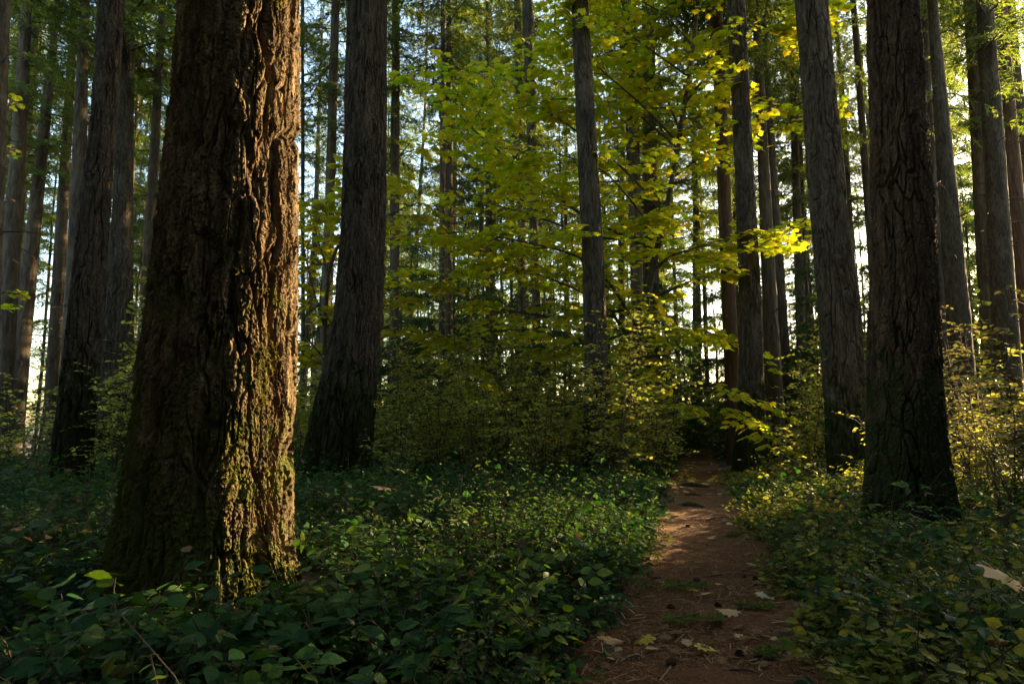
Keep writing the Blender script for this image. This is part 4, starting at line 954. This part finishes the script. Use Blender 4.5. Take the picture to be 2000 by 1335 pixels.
# needle litter on the path: nobody could count it
def litter():
    rng = np.random.default_rng(7); n = 26000
    i = rng.integers(20, 205, n); u = rng.uniform(-1.05, 1.05, n); t = np.gradient(PCD, axis=0); t /= np.linalg.norm(t, axis=1)[:, None]
    X = PCD[i] + np.stack([t[i][:, 1], -t[i][:, 0]], 1) * (u * PWD[i])[:, None] + rng.normal(0, .06, (n, 2))
    X = X[(X[:, 1] > 1.8) & (X[:, 1] < 11)]; n = len(X)
    a = rng.uniform(0, 6.28, n); d = np.abs(path_dist(X) + PWD.mean()) / PWD.mean()
    P = np.stack([X[:, 0], X[:, 1], np.full(n, .045) + .035 * d ** 2 + rng.uniform(0, .01, n)], 1)
    ax = np.stack([np.cos(a), np.sin(a), rng.normal(0, .12, n)], 1)
    tv = np.array([[0, -.5, 0], [1, -.5, 0], [1, .5, 0], [0, .5, 0]]); g = Geo()
    big = rng.uniform(0, 1, n) < .10
    g.inst(tv, [[[0, 1, 2, 3]]], P, ax, np.array([0, 0, 1.0]) + rng.normal(0, .2, (n, 3)), np.where(big, rng.uniform(.05, .12, n), rng.uniform(.015, .04, n)), 0, wid=np.where(big, .06, .07))
    m = leaf_mat('needle_litter', [(0.03, 0.016, 0.01), (0.20, 0.10, 0.045), (0.42, 0.26, 0.14), (0.06, 0.03, 0.018)], .1, .8, .1)
    tag(link('needle_litter', g.mesh('needle_litter', [m], smooth=False)), 'reddish brown fallen needles covering the path', 'litter', kind='stuff')
litter()
def twig(pxs, lab, r=.006, mat='twig', z=.05):
    P = np.array([on_ground(*p) for p in pxs]); b = P[0].copy(); P[:, 2] = [terr1(p) + z for p in P]; P[1:-1, 2] += .015
    t = np.arange(len(P)); tt = np.linspace(0, len(P) - 1, len(P) * 4); Q = np.stack([np.interp(tt, t, P[:, k]) for k in range(3)], 1)
    Q += np.random.default_rng(len(lab)).normal(0, .006, Q.shape) * (1, 1, .4)
    g = Geo(); g.tube(Q - b, np.linspace(r, r * .5, len(Q)), 6, 0)
    tag(link('twig', g.mesh('twig', [M[mat]]), None, b), lab, 'twig', 'twigs on the path')
M['pale_twig'] = plain_mat('pale_twig', (.20, .17, .14), (.34, .30, .26))
for a in [([(1572, 1188), (1571, 1208), (1582, 1222), (1592, 1226)], 'pale grey curved twig at the right edge of the path', .008, 'pale_twig'),
          ([(1572, 1192), (1560, 1202), (1545, 1208)], 'thin grey twig forking beside the pale curved one', .005, 'pale_twig'),
          ([(1375, 1138), (1440, 1136), (1490, 1138)], 'straight thin twig lying across the path', .004, 'twig'),
          ([(1262, 1212), (1310, 1223), (1368, 1222)], 'dark forked stick on the left side of the near path', .007, 'twig'),
          ([(1210, 1312), (1240, 1306), (1262, 1300)], 'light stick by the left border of the near path', .007, 'pale_twig'),
          ([(1405, 1330), (1450, 1333), (1490, 1338)], 'dark stick at the bottom edge of the path', .007, 'twig'),
          ([(1380, 1023), (1410, 1020), (1445, 1024)], 'short root-like stick across the path near the plants', .012, 'twig')]: twig(*a)
def root_ridge(px0, px1, py, r, lab):
    a, b = on_ground(px0, py), on_ground(px1, py + 3); s = np.linspace(0, 1, 12)[:, None]; P = a + (b - a) * s
    rng = np.random.default_rng(int(px0)); P[:, 1] += rng.normal(0, .03, 12).cumsum() * .6; P[:, 2] = terrain(P[:, 0], P[:, 1]) * 0 + .035 + .03 * np.sin(np.pi * s[:, 0])
    g = Geo(); g.tube(P - a, r * (0.4 + .6 * np.sin(np.pi * np.linspace(.08, .92, 12))), 8, 0)
    tag(link('tree_root', g.mesh('tree_root', [M['bark_cedar']]), None, a), lab, 'root', 'roots crossing the path')
root_ridge(1322, 1384, 952, .05, 'farthest dark root hump crossing the path'); root_ridge(1332, 1372, 972, .035, 'thin middle root of the three crossing the path')
root_ridge(1322, 1372, 992, .04, 'nearest root hump crossing the path')
def cone_mesh():
    g = Geo(); n = 70; i = np.arange(n); z = i / n; a = i * 2.4; r = .35 * np.sin(np.pi * (.12 + .82 * z)) ** .8
    P = np.stack([z - .5, np.cos(a) * r * .6, np.sin(a) * r * .6], 1); ax = np.stack([np.full(n, .55), np.cos(a), np.sin(a)], 1)
    g.inst(np.array([[0, -.5, 0], [.8, -.6, .1], [1, 0, .15], [.8, .6, .1], [0, .5, 0]]), [[[0, 1, 2, 3, 4]]], P, ax, np.stack([np.ones(n), -np.cos(a) * .3, -np.sin(a) * .3], 1), .28, 0, wid=.9)
    g.tube(np.array([[-.5, 0, 0], [-.2, 0, 0], [.2, 0, 0], [.48, 0, 0]]), [.08, .22, .2, .05], 8, 0)
    return g.mesh('fir_cone', [plain_mat('cone', (.06, .035, .022), (.15, .09, .055), 30)], smooth=False)
CONE = cone_mesh()
for i, (x, y) in enumerate([(1476, 1146), (1452, 1140), (1360, 1147), (1445, 1300), (1310, 1205), (1482, 1296), (1405, 1202), (1310, 1318), (1520, 1235), (1345, 1038), (1570, 1275)]):
    p = on_ground(x, y); o = link('fir_cone', CONE, None, (p[0], p[1], terr1(p) + .06)); o.scale = (.046,) * 3; o.rotation_euler = (0, rngF.normal(0, .2), rngF.uniform(0, 6.28))
    tag(o, 'small dark fir cone lying on the brown path', 'cone', 'fir cones on the path')
def sprig(px, py, L, ang, lab):
    rng = np.random.default_rng(px); p = on_ground(px, py); g = Geo(); d = np.array([math.cos(ang), math.sin(ang), 0]); s = np.linspace(0, 1, 6)[:, None]
    P = d * L * s + np.array([0, 0, 1]) * (.03 + .04 * np.sin(np.pi * s)); g.tube(P, np.linspace(.006, .002, 6), 4, 0)
    NP, NA = [], []
    for k in range(16):
        b = P[0] + (P[-1] - P[0]) * (k / 16) + (0, 0, .03); v = d * .6 + np.array([-d[1], d[0], 0]) * (1 if k % 2 else -1) * .8 + np.array([0, 0, rng.uniform(0, .3)]); tl = .35 * L * (1 - k / 20)
        f = np.linspace(.05, 1, 16)[:, None]
        for _ in range(2): NP.append(b + v * tl * f * (1, 1, .5)); NA.append(v + rng.normal(0, .6, (16, 3)) * (1, 1, .4))
    NP, NA = np.concatenate(NP), np.concatenate(NA)
    g.inst(np.array([[0, -.5, 0], [.8, -.5, 0], [1, 0, 0], [.8, .5, 0], [0, .5, 0]]), [[[0, 1, 2, 3, 4]]], NP, NA, rng.normal(0, 1, NP.shape), .035, 1, wid=.10)
    tag(link('fir_sprig', g.mesh('fir_sprig', [M['twig'], M['needles']], smooth=False), None, (p[0], p[1], terr1(p) + .02)), lab, 'sprig', 'green sprigs dropped on the path')
sprig(1290, 1168, .34, .1, 'dark green fir sprig at the left edge of the path'); sprig(1290, 1240, .26, .3, 'flat fir sprig left of the near path beside a yellow leaf')
sprig(1415, 1058, .24, .2, 'small green sprig in the middle of the far path'); sprig(1520, 1212, .24, 2.9, 'green sprig near the pale twig at the right path edge')
sprig(1490, 1312, .14, .8, 'tiny green sprig lowest on the near path'); sprig(1390, 1240, .10, .8, 'tiny sprig by the pinkish tan leaf')

# ------------------------------------------------------------------ plants in the sunlit foreground
def salal_plant(px, py, h, n, lab, seed, leaf=.12, mat='salal_sunlit', az0=None):
    rng = np.random.default_rng(seed); p = on_ground(px, py); g = Geo(); LP, LA, LN, LL = [], [], [], []
    for i in range(n):
        a = rng.uniform(0, 6.28) if az0 is None else az0 + rng.normal(0, .7); L = h * rng.uniform(.7, 1.15); s = np.linspace(0, 1, 8)[:, None]; d = np.array([math.cos(a), math.sin(a), 0])
        P = d * (.02 + L * .55 * s ** 1.6) + np.array([0, 0, 1.0]) * L * (s - .2 * s ** 3); P[1:-1] += np.cumsum(rng.normal(0, .006, (6, 3)), 0); g.tube(P, np.linspace(.0045, .002, 8), 5, 0)
        m = rng.integers(8, 13); f = np.linspace(.3, 1, m); T = np.stack([np.interp(f, s[:, 0], P[:, k]) for k in range(3)], 1)
        aa = a + np.where(np.arange(m) % 2, 1, -1) * rng.uniform(.4, 1.3, m); ax = np.stack([np.cos(aa), np.sin(aa), rng.uniform(-.4, .5, m)], 1)
        LP.append(T + ax * .015); LA.append(ax); LN.append(np.array([0, 0, 1.0]) + rng.normal(0, .4, (m, 3))); LL.append(leaf * .72 * rng.uniform(.6, 1.25, m))
    lg = Geo(); lg.inst(OVFV, OVFP, *map(np.concatenate, (LP, LA, LN, LL)), 0, wid=1.6)
    root = empty('salal_plant', (p[0], p[1], terr1(p)), lab, 'plant', 'salal plants in the foreground')
    link('stems', g.mesh('stems', [M['twig']]), root); link('foliage', lg.mesh('foliage', [M[mat]], smooth=False), root)
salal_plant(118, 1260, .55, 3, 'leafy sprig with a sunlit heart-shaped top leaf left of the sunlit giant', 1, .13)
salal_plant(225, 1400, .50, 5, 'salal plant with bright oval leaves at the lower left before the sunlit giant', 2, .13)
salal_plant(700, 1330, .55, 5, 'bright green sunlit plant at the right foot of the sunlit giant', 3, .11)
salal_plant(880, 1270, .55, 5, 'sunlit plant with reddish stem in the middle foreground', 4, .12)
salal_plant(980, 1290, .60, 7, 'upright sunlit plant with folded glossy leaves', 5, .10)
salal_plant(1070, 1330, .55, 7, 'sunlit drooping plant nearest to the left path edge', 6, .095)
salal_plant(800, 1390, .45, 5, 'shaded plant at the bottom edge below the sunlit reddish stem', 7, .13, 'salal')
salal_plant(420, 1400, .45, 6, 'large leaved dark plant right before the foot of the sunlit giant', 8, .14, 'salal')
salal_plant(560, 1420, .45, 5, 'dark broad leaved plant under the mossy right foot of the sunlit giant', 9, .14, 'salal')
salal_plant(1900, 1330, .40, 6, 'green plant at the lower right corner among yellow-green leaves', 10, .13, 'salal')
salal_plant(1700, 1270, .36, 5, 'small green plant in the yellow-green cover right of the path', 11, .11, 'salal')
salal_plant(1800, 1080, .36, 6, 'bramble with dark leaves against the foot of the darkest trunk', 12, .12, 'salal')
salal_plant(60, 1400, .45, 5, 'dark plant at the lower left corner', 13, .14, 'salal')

def grape_plant(px, py, n, L, lab, seed, mat='salal_sunlit'):
    rng = np.random.default_rng(seed); p = on_ground(px, py); root = empty('oregon_grape', (p[0], p[1], terr1(p)), lab, 'plant', 'feather leaved plants in the foreground')
    for i in range(n):
        a = rng.uniform(0, 6.28); d = np.array([math.cos(a), math.sin(a), 0]); s = np.linspace(0, 1, 10)[:, None]; l = L * rng.uniform(.8, 1.2)
        P = d * l * .8 * s ** 1.2 + np.array([0, 0, 1.0]) * l * (1.15 * s - .62 * s ** 2.2); g = Geo(); g.tube(P, np.linspace(.004, .0015, 10), 5, 0)
        f = np.linspace(.4, .97, 7); T = np.stack([np.interp(f, s[:, 0], P[:, k]) for k in range(3)], 1); sd_ = np.array([-d[1], d[0], 0])
        T2 = np.concatenate([T, T, T[-1:]]); ax = np.concatenate([d * .35 + sd_ + (0, 0, .1) + 0 * T, d * .35 - sd_ + (0, 0, .1) + 0 * T, [d + (0, 0, -.4)]])
        ll = np.concatenate([.085 * np.sin(np.pi * (.25 + .6 * f))] * 2 + [[.07]]) * L / .45
        g.inst(OVV, OVP, T2, ax, np.array([0, 0, 1.0]) + d * .5 + rng.normal(0, .12, (15, 3)), ll, 1, wid=1.25)
        link('frond', g.mesh('frond', [M['twig'], M[mat]], smooth=False), root)
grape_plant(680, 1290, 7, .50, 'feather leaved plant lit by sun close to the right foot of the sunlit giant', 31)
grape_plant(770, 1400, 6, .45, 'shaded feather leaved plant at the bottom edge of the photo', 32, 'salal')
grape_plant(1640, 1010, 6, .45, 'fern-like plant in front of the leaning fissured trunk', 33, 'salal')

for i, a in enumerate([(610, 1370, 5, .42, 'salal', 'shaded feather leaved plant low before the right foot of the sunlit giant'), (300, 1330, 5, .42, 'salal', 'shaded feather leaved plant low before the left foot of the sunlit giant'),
        (900, 1180, 6, .42, 'salal_sunlit', 'feather leaved plant behind the sunlit reddish-stemmed plant'), (1130, 1240, 5, .38, 'salal', 'feather leaved plant close to the left edge of the path'), (60, 1200, 6, .45, 'salal', 'feather leaved plant at the left border'),
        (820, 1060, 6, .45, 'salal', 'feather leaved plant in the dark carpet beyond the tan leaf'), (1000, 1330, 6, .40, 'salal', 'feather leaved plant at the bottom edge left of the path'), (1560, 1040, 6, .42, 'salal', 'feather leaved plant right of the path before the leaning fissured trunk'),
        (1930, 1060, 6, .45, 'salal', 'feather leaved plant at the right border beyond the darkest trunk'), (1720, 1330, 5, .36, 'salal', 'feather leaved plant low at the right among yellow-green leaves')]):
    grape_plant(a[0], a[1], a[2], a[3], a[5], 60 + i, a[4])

# moss hanging on the big trunk: part of it
def moss_on(root, seed, n):
    tr = [c for c in root.children if c.name.startswith('trunk')][0].data
    nv = len(tr.vertices); co = np.empty(nv * 3); tr.vertices.foreach_get('co', co); co = co.reshape(-1, 3)
    no = np.empty(nv * 3); tr.vertex_normals.foreach_get('vector', no) if hasattr(tr, 'vertex_normals') else tr.vertices.foreach_get('normal', no); no = no.reshape(-1, 3)
    rng = np.random.default_rng(seed); ok = np.where((co[:, 2] < 4.5) & (no[:, 1] < 0.35))[0]; pick = rng.choice(ok, n * 6)
    P, Nn = co[pick], no[pick]
    f = fbm(P * (4, 4, 2.2), 4, 71) + np.interp(P[:, 2], [0, .35, .9, 2, 4.5], [.62, .35, .05, -.18, -.35])
    k = f > .44; P, Nn = P[k][:n], Nn[k][:n]; m = len(P)
    ax = Nn * rng.uniform(.3, 1, (m, 1)) + rng.normal(0, .35, (m, 3)) + (0, 0, -.55)
    g = Geo(); tv = np.array([[0, -.5, 0], [.6, -.35, .05], [1, 0, -.1], [.6, .35, .05], [0, .5, 0]])
    g.inst(tv, [[[0, 1, 2, 3, 4]]], P - Nn * .004, ax, rng.normal(0, 1, (m, 3)) + Nn, rng.uniform(.012, .034, m), 0, wid=rng.uniform(.12, .3, m))
    link('moss', g.mesh('moss', [M['moss']], smooth=False), root)
moss_on(giant, 3, 15000)
